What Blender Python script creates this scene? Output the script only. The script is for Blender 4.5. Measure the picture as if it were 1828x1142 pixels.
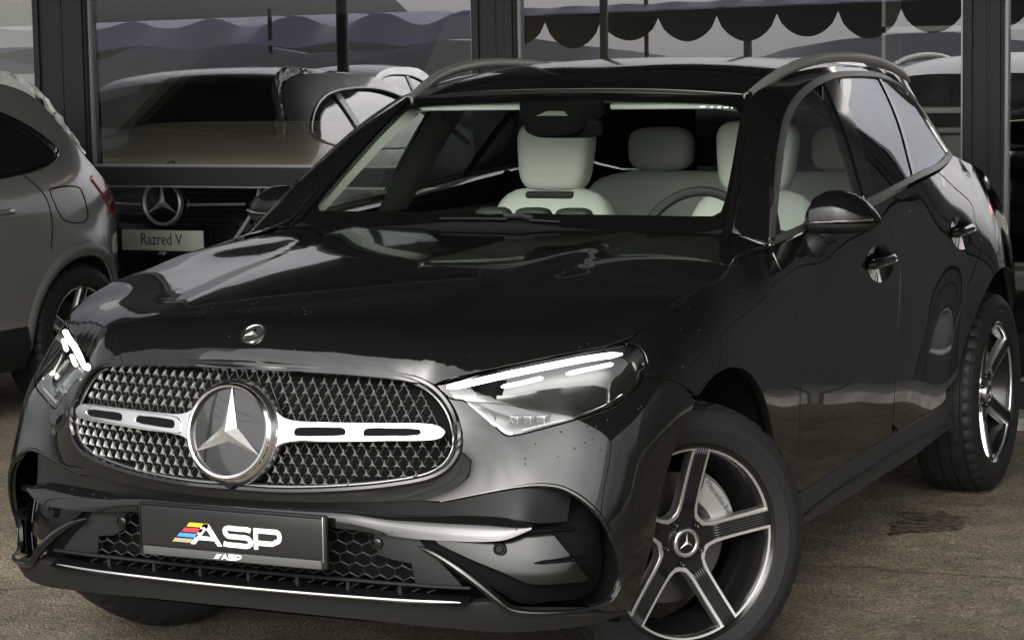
import bpy, math, random
import numpy as np
from mathutils import Vector, Matrix
from mathutils.geometry import delaunay_2d_cdt

random.seed(7); np.random.seed(7)
for o in list(bpy.data.objects): bpy.data.objects.remove(o)
scn = bpy.context.scene
COL = scn.collection
PI = math.pi

# ------------------------------------------------------------------ camera
CAMP = np.array([3.09564, -5.62275, 1.60205]); YAW, PIT, ROL, FPX = -0.455051, -0.108707, -0.016944, 4217.13
IW, IH = 1828.0, 1142.0
_f = np.array([math.sin(YAW)*math.cos(PIT), math.cos(YAW)*math.cos(PIT), math.sin(PIT)])
_r0 = np.array([math.cos(YAW), -math.sin(YAW), 0.0]); _u0 = np.cross(_r0, _f)
_r = math.cos(ROL)*_r0 + math.sin(ROL)*_u0; _u = -math.sin(ROL)*_r0 + math.cos(ROL)*_u0
cam_d = bpy.data.cameras.new('camera'); cam = bpy.data.objects.new('camera', cam_d); COL.objects.link(cam)
cam.matrix_world = Matrix(((_r[0], _u[0], -_f[0], CAMP[0]), (_r[1], _u[1], -_f[1], CAMP[1]), (_r[2], _u[2], -_f[2], CAMP[2]), (0, 0, 0, 1)))
cam_d.sensor_fit = 'HORIZONTAL'; cam_d.sensor_width = 36.0; cam_d.lens = 36.0*FPX/IW
cam_d.clip_start = 0.05; cam_d.clip_end = 3000
scn.camera = cam
scn.render.resolution_x, scn.render.resolution_y = 1024, 639

# ------------------------------------------------------------------ sky, sun, exposure (overcast)
SUN_EL, SUN_AZ = math.radians(34), math.radians(168)
w = bpy.data.worlds.new('World'); scn.world = w; w.use_nodes = True
nt = w.node_tree; nt.nodes.clear()
wo = nt.nodes.new('ShaderNodeOutputWorld'); bg = nt.nodes.new('ShaderNodeBackground'); sky = nt.nodes.new('ShaderNodeTexSky')
sky.sky_type = 'NISHITA'; sky.sun_disc = False; sky.sun_elevation = SUN_EL; sky.sun_rotation = SUN_AZ
sky.air_density = 1.0; sky.dust_density = 6.0; sky.ozone_density = 1.0
hs = nt.nodes.new('ShaderNodeHueSaturation'); hs.inputs['Saturation'].default_value = 0.2
nt.links.new(sky.outputs[0], hs.inputs['Color'])
tcw = nt.nodes.new('ShaderNodeTexCoord'); nzw = nt.nodes.new('ShaderNodeTexNoise'); nzw.inputs['Scale'].default_value = 2.6; nzw.inputs['Detail'].default_value = 5
mpw = nt.nodes.new('ShaderNodeMapping'); mpw.inputs['Scale'].default_value = (1, 1, 2.6)
nt.links.new(tcw.outputs['Generated'], mpw.inputs[0]); nt.links.new(mpw.outputs[0], nzw.inputs['Vector'])
rmw = nt.nodes.new('ShaderNodeMapRange'); rmw.inputs[1].default_value = .3; rmw.inputs[2].default_value = .7; rmw.inputs[3].default_value = .72; rmw.inputs[4].default_value = 1.12
nt.links.new(nzw.outputs[0], rmw.inputs[0])
mulw = nt.nodes.new('ShaderNodeVectorMath'); mulw.operation = 'SCALE'
nt.links.new(hs.outputs[0], mulw.inputs[0]); nt.links.new(rmw.outputs[0], mulw.inputs['Scale'])
nt.links.new(mulw.outputs[0], bg.inputs[0]); bg.inputs[1].default_value = 0.15
nt.links.new(bg.outputs[0], wo.inputs[0])
sd = bpy.data.lights.new('sun', 'SUN'); sd.energy = 1.3; sd.angle = math.radians(100); sd.color = (1, .97, .92)
so = bpy.data.objects.new('sun', sd); COL.objects.link(so)
so.rotation_mode = 'QUATERNION'; so.rotation_quaternion = Vector((math.sin(SUN_AZ)*math.cos(SUN_EL), math.cos(SUN_AZ)*math.cos(SUN_EL), math.sin(SUN_EL))).to_track_quat('Z', 'Y')
scn.view_settings.view_transform = 'Standard'; scn.view_settings.look = 'None'; scn.view_settings.gamma = 1
scn.view_settings.use_curve_mapping = False; scn.view_settings.exposure = 1.05
scn.render.engine = 'CYCLES'
try:
    scn.cycles.max_bounces = 12; scn.cycles.transparent_max_bounces = 24; scn.cycles.glossy_bounces = 6; scn.cycles.transmission_bounces = 8
except Exception: pass

# ------------------------------------------------------------------ pixel helpers (a pixel gives a direction; distance comes from a surface or plane)
def ray(p):
    d = _f + _r*(p[0]-IW/2)/FPX + _u*(IH/2-p[1])/FPX
    return d/np.linalg.norm(d)
def at(p, **k):
    d = ray(p); a, v = list(k.items())[0]; i = 'xyz'.index(a); t = (v-CAMP[i])/d[i]
    return CAMP+d*t
def proj(X):
    d = np.atleast_2d(X)-CAMP; z = d@_f
    return np.stack([IW/2+FPX*(d@_r)/z, IH/2-FPX*(d@_u)/z], 1)

# ------------------------------------------------------------------ materials
MATS = {}
def mat(name, color=(.5, .5, .5), rough=.5, metal=0., spec=.5, coat=0., coat_rough=.03, ior=1.5, emit=None, emit_s=0., coat_ior=1.5):
    if name in MATS: return MATS[name]
    m = bpy.data.materials.new(name); m.use_nodes = True; b = m.node_tree.nodes['Principled BSDF']
    b.inputs['Base Color'].default_value = (*color, 1); b.inputs['Roughness'].default_value = rough; b.inputs['Metallic'].default_value = metal
    b.inputs['Specular IOR Level'].default_value = spec; b.inputs['Coat Weight'].default_value = coat; b.inputs['Coat Roughness'].default_value = coat_rough
    b.inputs['IOR'].default_value = ior; b.inputs['Coat IOR'].default_value = coat_ior
    if emit: b.inputs['Emission Color'].default_value = (*emit, 1); b.inputs['Emission Strength'].default_value = emit_s
    MATS[name] = m; return m
def noise_bump(m, scale=40, strength=.1, detail=4, dist=.01, mix_col=None, col_scale=None, rough_var=None):
    t = m.node_tree; b = t.nodes['Principled BSDF']; tc = t.nodes.new('ShaderNodeTexCoord'); n = t.nodes.new('ShaderNodeTexNoise')
    n.inputs['Scale'].default_value = scale; n.inputs['Detail'].default_value = detail; t.links.new(tc.outputs['Object'], n.inputs['Vector'])
    bp = t.nodes.new('ShaderNodeBump'); bp.inputs['Strength'].default_value = strength; bp.inputs['Distance'].default_value = dist
    t.links.new(n.outputs[0], bp.inputs['Height']); t.links.new(bp.outputs[0], b.inputs['Normal'])
    if mix_col:
        n2 = t.nodes.new('ShaderNodeTexNoise'); n2.inputs['Scale'].default_value = col_scale or scale; n2.inputs['Detail'].default_value = 6
        t.links.new(tc.outputs['Object'], n2.inputs['Vector'])
        cr = t.nodes.new('ShaderNodeValToRGB'); cr.color_ramp.elements[0].position = .35; cr.color_ramp.elements[1].position = .68
        cr.color_ramp.elements[0].color = (*mix_col[0], 1); cr.color_ramp.elements[1].color = (*mix_col[1], 1)
        t.links.new(n2.outputs[0], cr.inputs[0]); t.links.new(cr.outputs[0], b.inputs['Base Color'])
        if rough_var:
            mr = t.nodes.new('ShaderNodeMapRange'); mr.inputs[3].default_value, mr.inputs[4].default_value = rough_var
            t.links.new(n2.outputs[0], mr.inputs[0]); t.links.new(mr.outputs[0], b.inputs['Roughness'])
    return m
def glass(name, tint=(1, 1, 1), f0=.04, rough=.0, fmax=1., gcol=(1, 1, 1)):
    """thin pane: clear or tinted transmission under a fresnel reflection"""
    if name in MATS: return MATS[name]
    m = bpy.data.materials.new(name); m.use_nodes = True; t = m.node_tree; t.nodes.clear()
    out = t.nodes.new('ShaderNodeOutputMaterial'); mix = t.nodes.new('ShaderNodeMixShader'); tr = t.nodes.new('ShaderNodeBsdfTransparent')
    gl = t.nodes.new('ShaderNodeBsdfAnisotropic'); gl.inputs['Roughness'].default_value = rough; tr.inputs[0].default_value = (*tint, 1); gl.inputs[0].default_value = (*gcol, 1)
    lw = t.nodes.new('ShaderNodeLayerWeight'); lw.inputs[0].default_value = .5
    pw = t.nodes.new('ShaderNodeMath'); pw.operation = 'POWER'; pw.inputs[1].default_value = 4.
    t.links.new(lw.outputs['Facing'], pw.inputs[0])
    mr = t.nodes.new('ShaderNodeMapRange'); mr.inputs[3].default_value = f0; mr.inputs[4].default_value = fmax
    t.links.new(pw.outputs[0], mr.inputs[0]); t.links.new(mr.outputs[0], mix.inputs[0])
    t.links.new(tr.outputs[0], mix.inputs[1]); t.links.new(gl.outputs[0], mix.inputs[2]); t.links.new(mix.outputs[0], out.inputs[0])
    MATS[name] = m; return m

def droplets(m, scale=55, strength=.25):
    """rain beads: small round bumps over the clear coat, in patches"""
    t = m.node_tree; b = t.nodes['Principled BSDF']; tc = t.nodes.new('ShaderNodeTexCoord')
    v = t.nodes.new('ShaderNodeTexVoronoi'); v.inputs['Scale'].default_value = scale; t.links.new(tc.outputs['Object'], v.inputs['Vector'])
    mr = t.nodes.new('ShaderNodeMapRange'); mr.interpolation_type = 'SMOOTHSTEP'; mr.inputs[1].default_value = .16; mr.inputs[2].default_value = .05; mr.inputs[3].default_value = 0; mr.inputs[4].default_value = 1
    t.links.new(v.outputs['Distance'], mr.inputs[0])
    # only some cells carry a bead
    wn = t.nodes.new('ShaderNodeSeparateColor'); t.links.new(v.outputs['Color'], wn.inputs[0])
    gt = t.nodes.new('ShaderNodeMath'); gt.operation = 'GREATER_THAN'; gt.inputs[1].default_value = .72; t.links.new(wn.outputs[0], gt.inputs[0])
    ns = t.nodes.new('ShaderNodeTexNoise'); ns.inputs['Scale'].default_value = 2.2; t.links.new(tc.outputs['Object'], ns.inputs['Vector'])
    g2 = t.nodes.new('ShaderNodeMapRange'); g2.inputs[1].default_value = .5; g2.inputs[2].default_value = .62; t.links.new(ns.outputs[0], g2.inputs[0])
    m1 = t.nodes.new('ShaderNodeMath'); m1.operation = 'MULTIPLY'; m2 = t.nodes.new('ShaderNodeMath'); m2.operation = 'MULTIPLY'
    t.links.new(mr.outputs[0], m1.inputs[0]); t.links.new(gt.outputs[0], m1.inputs[1]); t.links.new(m1.outputs[0], m2.inputs[0]); t.links.new(g2.outputs[0], m2.inputs[1])
    bp = t.nodes.new('ShaderNodeBump'); bp.inputs['Strength'].default_value = strength; bp.inputs['Distance'].default_value = .004
    t.links.new(m2.outputs[0], bp.inputs['Height']); t.links.new(bp.outputs[0], b.inputs['Normal']); t.links.new(bp.outputs[0], b.inputs['Coat Normal'])
    return m

PAINT = droplets(mat('black_paint', (.004, .0043, .004), .10, 0., .04, 1., .010, ior=1.45, coat_ior=1.5), 60, .6)
GLOSSB = mat('gloss_black', (.004, .004, .004), .08, 0, .45, .2, .02)
PLASTIC = noise_bump(mat('black_plastic', (.008, .008, .008), .5, 0, .3), 900, .12, 2, .0006)
DARK = mat('dark_void', (.004, .004, .004), .9, 0, .1)
CHROME = mat('chrome', (.62, .62, .61), .12, 1.)
STUD = mat('stud_silver', (.62, .62, .60), .48, .85)
VENT = mat('vent_plastic', (.003, .003, .003), .6, 0, .05)
SATIN = mat('satin_silver', (.62, .62, .61), .24, 1.)
DSATIN = mat('dark_satin_trim', (.22, .22, .21), .36, .9)
RUBBER = noise_bump(mat('tyre_rubber', (.0085, .0085, .0085), .6, 0, .28), 120, .15, 3, .001)
RIMB = mat('rim_black', (.005, .005, .005), .2, 0, .35, .2)
RIMS = mat('rim_machined', (.74, .74, .72), .36, 1.)
STEEL = mat('brake_steel', (.10, .097, .094), .4, 1.)
CALIP = mat('caliper_silver', (.36, .36, .35), .38, .6)
CREAM = noise_bump(mat('cream_leather', (.60, .61, .57), .5, 0, .4), 160, .12, 4, .002)
TRIMG = mat('pale_headliner', (.50, .52, .47), .8)
INTD = noise_bump(mat('dark_interior', (.024, .025, .023), .6, 0, .4), 300, .1, 3, .001)
GLCL = glass('windscreen_glass', (.86, .92, .87), .065)
GLDK = glass('privacy_glass', (.05, .055, .06), .042, fmax=.7, gcol=(.90, .95, 1))
GLLENS = glass('lamp_lens', (.94, .95, .94), .06)
DRL = mat('drl_light', (1, 1, 1), .3, emit=(1, .985, .93), emit_s=4.)
DRL2 = mat('drl_light_dim', (1, 1, 1), .3, emit=(1, .98, .90), emit_s=1.6)
LAMPC = noise_bump(mat('lamp_reflector', (.50, .50, .49), .18, 1.), 14, .12, 2, .01)
LAMPD = mat('lamp_dark', (.16, .165, .17), .3, .6)
REDL = mat('red_lens', (.13, .012, .015), .12, 0, .6, .5)
WHITEP = mat('white_print', (.82, .82, .79), .5)

# ------------------------------------------------------------------ scene-graph helpers
def tag(o, label=None, cat=None, group=None, kind=None):
    if label: o['label'] = label
    if cat: o['category'] = cat
    if group: o['group'] = group
    if kind: o['kind'] = kind
    return o
def empty(name, loc=(0, 0, 0), rz=0., parent=None):
    o = bpy.data.objects.new(name, None); COL.objects.link(o); o.location = loc; o.rotation_euler = (0, 0, rz); o.empty_display_size = .2
    if parent: o.parent = parent
    return o
def link(name, me, m, parent=None, M=None):
    o = bpy.data.objects.new(name, me); COL.objects.link(o)
    if m is not None and len(me.materials) == 0: me.materials.append(m)
    if parent: o.parent = parent
    if M is not None: o.matrix_local = M
    return o
def mesh(name, V, F, smooth=True, normals=None):
    me = bpy.data.meshes.new(name); me.from_pydata([tuple(map(float, v)) for v in V], [], [tuple(map(int, f)) for f in F]); me.update()
    if smooth: me.polygons.foreach_set('use_smooth', [True]*len(me.polygons))
    if normals is not None: me.normals_split_custom_set_from_vertices([tuple(map(float, n)) for n in normals])
    return me
def auto(me, ang=35):
    """sharp edges above an angle on a smooth-shaded mesh"""
    try: me.set_sharp_from_angle(angle=math.radians(ang))
    except Exception: pass
    return me
def mirror_x(V, F, N=None):
    V = np.array(V, float)*[-1, 1, 1]; F = [tuple(reversed(f)) for f in F]
    return V, F, (None if N is None else np.array(N, float)*[-1, 1, 1])

class MB:
    """collects simple shapes into one mesh"""
    def __init__(s): s.V = []; s.F = []
    def add(s, V, F):
        b = len(s.V); s.V += [tuple(map(float, v)) for v in V]; s.F += [tuple(int(i)+b for i in f) for f in F]; return s
    def box(s, x0, x1, y0, y1, z0, z1, bev=0.):
        if bev <= 0:
            V = [(x, y, z) for x in (x0, x1) for y in (y0, y1) for z in (z0, z1)]
            return s.add(V, [(0, 1, 3, 2), (4, 6, 7, 5), (0, 4, 5, 1), (2, 3, 7, 6), (0, 2, 6, 4), (1, 5, 7, 3)])
        import bmesh
        bm = bmesh.new(); bmesh.ops.create_cube(bm, size=1)
        for v in bm.verts: v.co = ((x0+x1)/2+v.co.x*(x1-x0), (y0+y1)/2+v.co.y*(y1-y0), (z0+z1)/2+v.co.z*(z1-z0))
        bmesh.ops.bevel(bm, geom=list(bm.edges), offset=bev, segments=3, profile=.5, affect='EDGES')
        bm.verts.index_update(); s.add([v.co[:] for v in bm.verts], [[v.index for v in f.verts] for f in bm.faces]); bm.free(); return s
    def tube(s, path, r, n=8, closed=False, flat=1., up=(0, 0, 1)):
        P = np.array(path, float); m = len(P); R = np.broadcast_to(np.array(r, float), (m,))
        T = np.roll(P, -1, 0)-np.roll(P, 1, 0)
        if not closed: T[0] = P[1]-P[0]; T[-1] = P[-1]-P[-2]
        T /= np.linalg.norm(T, axis=1)[:, None]+1e-12
        V = []; upv = np.array(up, float)
        for i in range(m):
            a = np.cross(T[i], upv); 
            if np.linalg.norm(a) < 1e-4: a = np.cross(T[i], (1, 0, 0))
            a /= np.linalg.norm(a); b = np.cross(a, T[i])
            for k in range(n):
                q = 2*PI*k/n; V.append(P[i]+R[i]*(math.cos(q)*a+flat*math.sin(q)*b))
        F = []
        for i in range(m if closed else m-1):
            j = (i+1) % m
            for k in range(n): F.append((i*n+k, i*n+(k+1) % n, j*n+(k+1) % n, j*n+k))
        if not closed: F.append(tuple(range(n-1, -1, -1))); F.append(tuple((m-1)*n+k for k in range(n)))
        return s.add(V, F)
    def lathe(s, prof, n=48, axis='x', closed=False, arc=(0, 2*PI)):
        """prof: list of (along, radius)"""
        full = abs(arc[1]-arc[0]-2*PI) < 1e-6; m = len(prof); k_ = n if full else n+1; V = []
        for k in range(k_):
            q = arc[0]+(arc[1]-arc[0])*k/n
            for a, r in prof:
                c, d = r*math.cos(q), r*math.sin(q)
                V.append((a, c, d) if axis == 'x' else (c, a, d) if axis == 'y' else (c, d, a))
        F = []
        for k in range(n):
            k2 = (k+1) % k_ if full else k+1
            for i in range(m-1 if not closed else m):
                i2 = (i+1) % m; f = (k*m+i, k2*m+i, k2*m+i2, k*m+i2); F.append(f if axis != 'y' else f[::-1])
        return s.add(V, F)
    def prism(s, poly, a0, a1, axis='y'):
        """poly in the two other axes, extruded along axis"""
        n = len(poly); V = []
        for a in (a0, a1):
            for p, q in poly: V.append((a, p, q) if axis == 'x' else (p, a, q) if axis == 'y' else (p, q, a))
        F = [tuple(range(n)), tuple(range(2*n-1, n-1, -1))]+[(i, i+n, (i+1) % n+n, (i+1) % n) for i in range(n)]
        return s.add(V, F)
    def build(s, name, m, parent=None, M=None, ang=35, smooth=True, fixn=True):
        me = mesh(name, s.V, s.F, smooth)
        if fixn:
            import bmesh
            bm = bmesh.new(); bm.from_mesh(me); bmesh.ops.recalc_face_normals(bm, faces=bm.faces); bm.to_mesh(me); bm.free()
        if smooth: auto(me, ang)
        return link(name, me, m, parent, M)

def crom(pts, n=8, closed=False):
    """centripetal-ish Catmull-Rom through points"""
    P = np.array(pts, float); m = len(P); out = []
    for i in range(m if closed else m-1):
        p1, p2 = P[i], P[(i+1) % m]
        p0 = P[i-1] if (i > 0 or closed) else 2*p1-p2
        p3 = P[(i+2) % m] if (i+2 < m or closed) else 2*p2-p1
        d1 = np.linalg.norm(p2-p1)**.5+1e-9; d0 = np.linalg.norm(p1-p0)**.5+1e-9; d2 = np.linalg.norm(p3-p2)**.5+1e-9
        m1 = (p2-p1)+d1*((p1-p0)/d0-(p2-p0)/(d0+d1)); m2 = (p2-p1)+d1*((p3-p2)/d2-(p3-p1)/(d1+d2))
        for k in range(n):
            t = k/n; out.append((2*t**3-3*t**2+1)*p1+(t**3-2*t**2+t)*m1+(-2*t**3+3*t**2)*p2+(t**3-t**2)*m2)
    if not closed: out.append(P[-1])
    return np.array(out)

# ------------------------------------------------------------------ smooth fitted surfaces and trimmed panels
class HF:
    """smooth height field h(s,t) along axis n over axes a,b, fitted to pins"""
    def __init__(s, a, b, n, pins, rng, grid, lam=2e-4, wts=None):
        s.a, s.b, s.n = [np.array(v, float)/np.linalg.norm(v) for v in (a, b, n)]
        s.rng = rng; s.g = grid
        P = np.array(pins, float); W = np.ones(len(P)) if wts is None else np.array(wts, float)
        S, T, Hh = P@s.a, P@s.b, P@s.n
        idx, val = s._sp(S, T); val = val*W[:, None]
        (s0, s1), (t0, t1) = rng; na, nb = grid; ds = (s1-s0)/(na-3); dt = (t1-t0)/(nb-3)
        D = lambda n: np.diff(np.eye(n), 2, axis=0)
        Da, Db = D(na), D(nb); Aa, Ab = Da.T@Da/ds**4*ds, Db.T@Db/dt**4*dt
        G1 = np.diff(np.eye(na), axis=0); G2 = np.diff(np.eye(nb), axis=0); Ga, Gb = G1.T@G1/ds**2*ds, G2.T@G2/dt**2*dt
        R = np.kron(Aa, np.eye(nb)*dt)+np.kron(np.eye(na)*ds, Ab)+2*np.kron(Ga, Gb)
        K = lam*R+1e-9*np.eye(na*nb); rhs = np.zeros(na*nb)
        for i_, v_, y_ in zip(idx, val, Hh*W): K[np.ix_(i_, i_)] += np.outer(v_, v_); rhs[i_] += v_*y_
        s.c = np.linalg.solve(K, rhs).reshape(na, nb)
        s.err = np.sum(val*s.c.ravel()[idx], 1)-Hh*W
    def _uv(s, S, T):
        (s0, s1), (t0, t1) = s.rng
        return (np.asarray(S, float)-s0)/(s1-s0), (np.asarray(T, float)-t0)/(t1-t0)
    def _sp(s, S, T):
        u, v = s._uv(S, T); na, nb = s.g
        def loc(x, n):
            x = np.clip(x, 0, 1)*(n-3); i = np.minimum(x.astype(int), n-4); t = x-i
            return i, np.stack([(1-t)**3/6, (3*t**3-6*t**2+4)/6, (-3*t**3+3*t**2+3*t+1)/6, t**3/6], 1)
        i, A = loc(u, na); j, Bm = loc(v, nb)
        idx = (i[:, None, None]+np.arange(4)[None, :, None])*nb+(j[:, None, None]+np.arange(4)[None, None, :])
        return idx.reshape(len(u), 16), (A[:, :, None]*Bm[:, None, :]).reshape(len(u), 16)
    def h(s, S, T):
        u, v = s._uv(S, T); na, nb = s.g
        def loc(x, n):
            x = np.clip(x, 0, 1)*(n-3); i = np.minimum(x.astype(int), n-4); t = x-i
            return i, np.stack([(1-t)**3/6, (3*t**3-6*t**2+4)/6, (-3*t**3+3*t**2+3*t+1)/6, t**3/6], 1)
        i, A = loc(u, na); j, Bm = loc(v, nb)
        ii = i[:, None]+np.arange(4); jj = j[:, None]+np.arange(4)
        return np.einsum('ka,kab,kb->k', A, s.c[ii[:, :, None], jj[:, None, :]], Bm)
    def P(s, Q, off=0.):
        Q = np.atleast_2d(np.asarray(Q, float)); p = Q[:, :1]*s.a+Q[:, 1:]*s.b+s.h(Q[:, 0], Q[:, 1])[:, None]*s.n
        return p if off == 0 else p+off*s.N(Q)
    def N(s, Q):
        Q = np.atleast_2d(np.asarray(Q, float)); e = 2e-3
        hs_ = (s.h(Q[:, 0]+e, Q[:, 1])-s.h(Q[:, 0]-e, Q[:, 1]))/(2*e); ht = (s.h(Q[:, 0], Q[:, 1]+e)-s.h(Q[:, 0], Q[:, 1]-e))/(2*e)
        N = s.n-hs_[:, None]*s.a-ht[:, None]*s.b
        return N/np.linalg.norm(N, axis=1)[:, None]
    def q(s, X):
        X = np.atleast_2d(np.asarray(X, float)); return np.stack([X@s.a, X@s.b], 1)
    def cast(s, o, d):
        """first crossing of rays (o,d) with the surface -> (s,t)"""
        d = np.atleast_2d(np.asarray(d, float)); o = np.atleast_2d(o)*np.ones((len(d), 1)); k = len(d)
        (s0, s1), (t0, t1) = s.rng
        def g(L):
            X = o+L[:, None]*d; S, T = X@s.a, X@s.b
            return X@s.n-s.h(S, T), (S > s0) & (S < s1) & (T > t0) & (T < t1)
        steps = np.linspace(.5, 12.5, 220); lo = np.full(k, -1.); hi = np.zeros(k); best = np.full(k, 9.); bl = np.zeros(k)
        gp_, okp_ = g(np.full(k, steps[0])); pl = steps[0]
        for l in steps[1:]:
            gc, okc = g(np.full(k, l))
            hit = (lo < 0) & (gp_ > 0) & (gc <= 0) & okp_ & okc; lo[hit] = pl; hi[hit] = l
            c = okc & (np.abs(gc) < best); best[c] = np.abs(gc[c]); bl[c] = l
            gp_, okp_, pl = gc, okc, l
        miss = lo < 0; lo[miss] = bl[miss]; hi[miss] = bl[miss]
        for _ in range(26):
            m_ = (lo+hi)/2; v, _o = g(m_); p_ = v > 0; lo = np.where(p_, m_, lo); hi = np.where(p_, hi, m_)
        X = o+((lo+hi)/2)[:, None]*d
        return np.stack([X@s.a, X@s.b], 1)
    def px(s, pts): return s.cast(CAMP, np.array([ray(p) for p in pts]))
    def fromx(s, pts, sign=1):
        """points (y,z) seen straight along x"""
        return s.cast(np.array([[3.*sign, y, z] for y, z in pts]), np.array([[-1.*sign, 0, 0]]*len(pts)))
    def fromy(s, pts):
        return s.cast(np.array([[x, -3., z] for x, z in pts]), np.array([[0, 1., 0]]*len(pts)))

def inpoly(P, poly):
    x, y = P[:, 0][:, None], P[:, 1][:, None]; a = poly; b = np.roll(poly, -1, 0)
    c = ((a[:, 1] > y) != (b[:, 1] > y)) & (x < (b[:, 0]-a[:, 0])*(y-a[:, 1])/(b[:, 1]-a[:, 1]+1e-15)+a[:, 0])
    return c.sum(1) % 2 == 1
def area2(p): return .5*np.sum(p[:, 0]*np.roll(p[:, 1], -1)-np.roll(p[:, 0], -1)*p[:, 1])
def resamp(p, h):
    out = []
    for a, b in zip(p, np.roll(p, -1, 0)):
        d = np.linalg.norm(b-a)
        if d < 1e-6: continue
        n = max(1, int(math.ceil(d/h)))
        out += [a+(b-a)*k/n for k in range(n)]
    # merge points that are too close
    out = np.array(out); keep = [0]
    for i in range(1, len(out)):
        if np.linalg.norm(out[i]-out[keep[-1]]) > h*.12: keep.append(i)
    if len(keep) > 3 and np.linalg.norm(out[keep[-1]]-out[0]) < h*.12: keep.pop()
    return out[keep]
def inset(p, d):
    if abs(d) < 1e-9: return p
    p = np.array(p); t1 = p-np.roll(p, 1, 0); t2 = np.roll(p, -1, 0)-p
    t1 /= np.linalg.norm(t1, axis=1)[:, None]+1e-12; t2 /= np.linalg.norm(t2, axis=1)[:, None]+1e-12
    n = np.stack([-(t1+t2)[:, 1], (t1+t2)[:, 0]], 1); l = np.linalg.norm(n, axis=1)[:, None]+1e-9
    k = np.clip(2/l**1, 1, 1.6)
    return p+n/l*d*k
def panel_data(S, outline, holes=(), h=.03, gap=.0028, thick=.015, off=0., hole_thick=None, sym=False):
    """trimmed piece of surface S with rolled edges. returns V,F,N"""
    ol = np.array(outline, float)
    if area2(ol) < 0: ol = ol[::-1]
    ol = inset(resamp(ol, h*.7), gap)
    hl = []
    for q in holes:
        q = np.array(q, float)
        if area2(q) < 0: q = q[::-1]
        hl.append(inset(resamp(q, h*.7), -gap))
    allb = np.concatenate([ol]+hl)
    lo, hi = ol.min(0), ol.max(0)
    gx = np.arange(lo[0], hi[0]+h, h); gy = np.arange(lo[1], hi[1]+h, h*.866)
    G = np.array([(x+(.5*h if j % 2 else 0), y) for j, y in enumerate(gy) for x in gx])
    G = G[inpoly(G, ol)]
    for q in hl: G = G[~inpoly(G, q)]
    if len(G):
        dm = np.array([np.min((allb[:, 0]-g[0])**2+(allb[:, 1]-g[1])**2) for g in G]); G = G[dm > (.45*h)**2]
    A = np.concatenate([allb, G]) if len(G) else allb
    E = []; b = 0
    for q in [ol]+hl:
        n = len(q); E += [(b+i, b+(i+1) % n) for i in range(n)]; b += n
    vs, _, fs, ov, _, _ = delaunay_2d_cdt([Vector(p) for p in A], E, [], 0, 1e-6)
    Q = np.array([tuple(v) for v in vs]); F = np.array([f for f in fs if len(f) == 3])
    c = Q[F].mean(1); k = inpoly(c, ol)
    for q in hl: k &= ~inpoly(c, q)
    F = F[k]
    V = S.P(Q, off) if off else S.P(Q); N = S.N(Q)
    # orient
    f0 = F[len(F)//2]; fn = np.cross(V[F[:, 1]]-V[F[:, 0]], V[F[:, 2]]-V[F[:, 0]]); s_ = np.sum(fn*N[F[:, 0]], 1) > 0
    F = [tuple(f) if g else tuple(f[::-1]) for f, g in zip(F, s_)]
    V = list(V); Nn = list(N); F = list(F)
    for li, q in enumerate([ol]+hl):
        if thick <= 0: continue
        th = thick if li == 0 else (hole_thick or thick)
        n = len(q); t = np.roll(q, -1, 0)-np.roll(q, 1, 0); t /= np.linalg.norm(t, axis=1)[:, None]+1e-12
        o2 = np.stack([t[:, 1], -t[:, 0]], 1)*(1 if li == 0 else -1)
        p0 = S.P(q, off) if off else S.P(q); nn = S.N(q); ow = S.P(q+o2*1e-3)-S.P(q); ow -= np.sum(ow*nn, 1)[:, None]*nn; ow /= np.linalg.norm(ow, axis=1)[:, None]+1e-12
        rings = [(p0, nn*.8+ow*.6), (p0-nn*.003+ow*.0018, nn*.3+ow), (p0-nn*th+ow*.0018, ow)]
        base = len(V)
        for rp, rn in rings: V += list(rp); Nn += list(rn/np.linalg.norm(rn, axis=1)[:, None])
        for r_ in range(2):
            for i in range(n):
                j = (i+1) % n; a, b2, c2, d2 = base+r_*n+i, base+r_*n+j, base+(r_+1)*n+j, base+(r_+1)*n+i
                F.append((a, d2, c2, b2) if li == 0 else (a, b2, c2, d2))
    # check flange orientation
    V = np.array(V); Nn = np.array(Nn); out = []
    for f in F:
        if len(f) == 4:
            g = np.cross(V[f[1]]-V[f[0]], V[f[2]]-V[f[0]])
            if np.dot(g, Nn[f[3]]+Nn[f[2]]+Nn[f[1]]+Nn[f[0]]) < 0: f = f[::-1]
        out.append(f)
    return V, out, Nn
def panel(name, S, outline, m, parent, side=1, **k):
    """side: 1 left, -1 right, 0 both as two objects, 2 both joined in one mesh"""
    V, F, N = panel_data(S, outline, **k); res = []
    if side == 2:
        V2, F2, N2 = mirror_x(V, F, N); n = len(V)
        # soften the seam: normals on x=0 carry no sideways part
        for A_, B_ in ((V, N), (V2, N2)):
            z = np.abs(A_[:, 0]) < 4.5e-3; B_[z, 0] = 0; B_[z] /= np.linalg.norm(B_[z], axis=1)[:, None]+1e-9; A_[z, 0] = 0
        return link(name, mesh(name, list(V)+list(V2), list(F)+[tuple(i+n for i in f) for f in F2], True, list(N)+list(N2)), m, parent)
    if side in (1, 0): res.append(link(name, mesh(name, V, F, True, N), m, parent))
    if side in (-1, 0):
        V2, F2, N2 = mirror_x(V, F, N); res.append(link(name, mesh(name, V2, F2, True, N2), m, parent))
    return res if side == 0 else res[0]
def pmesh(name, V, F, N=None): return mesh(name, V, F, True, N)
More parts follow.
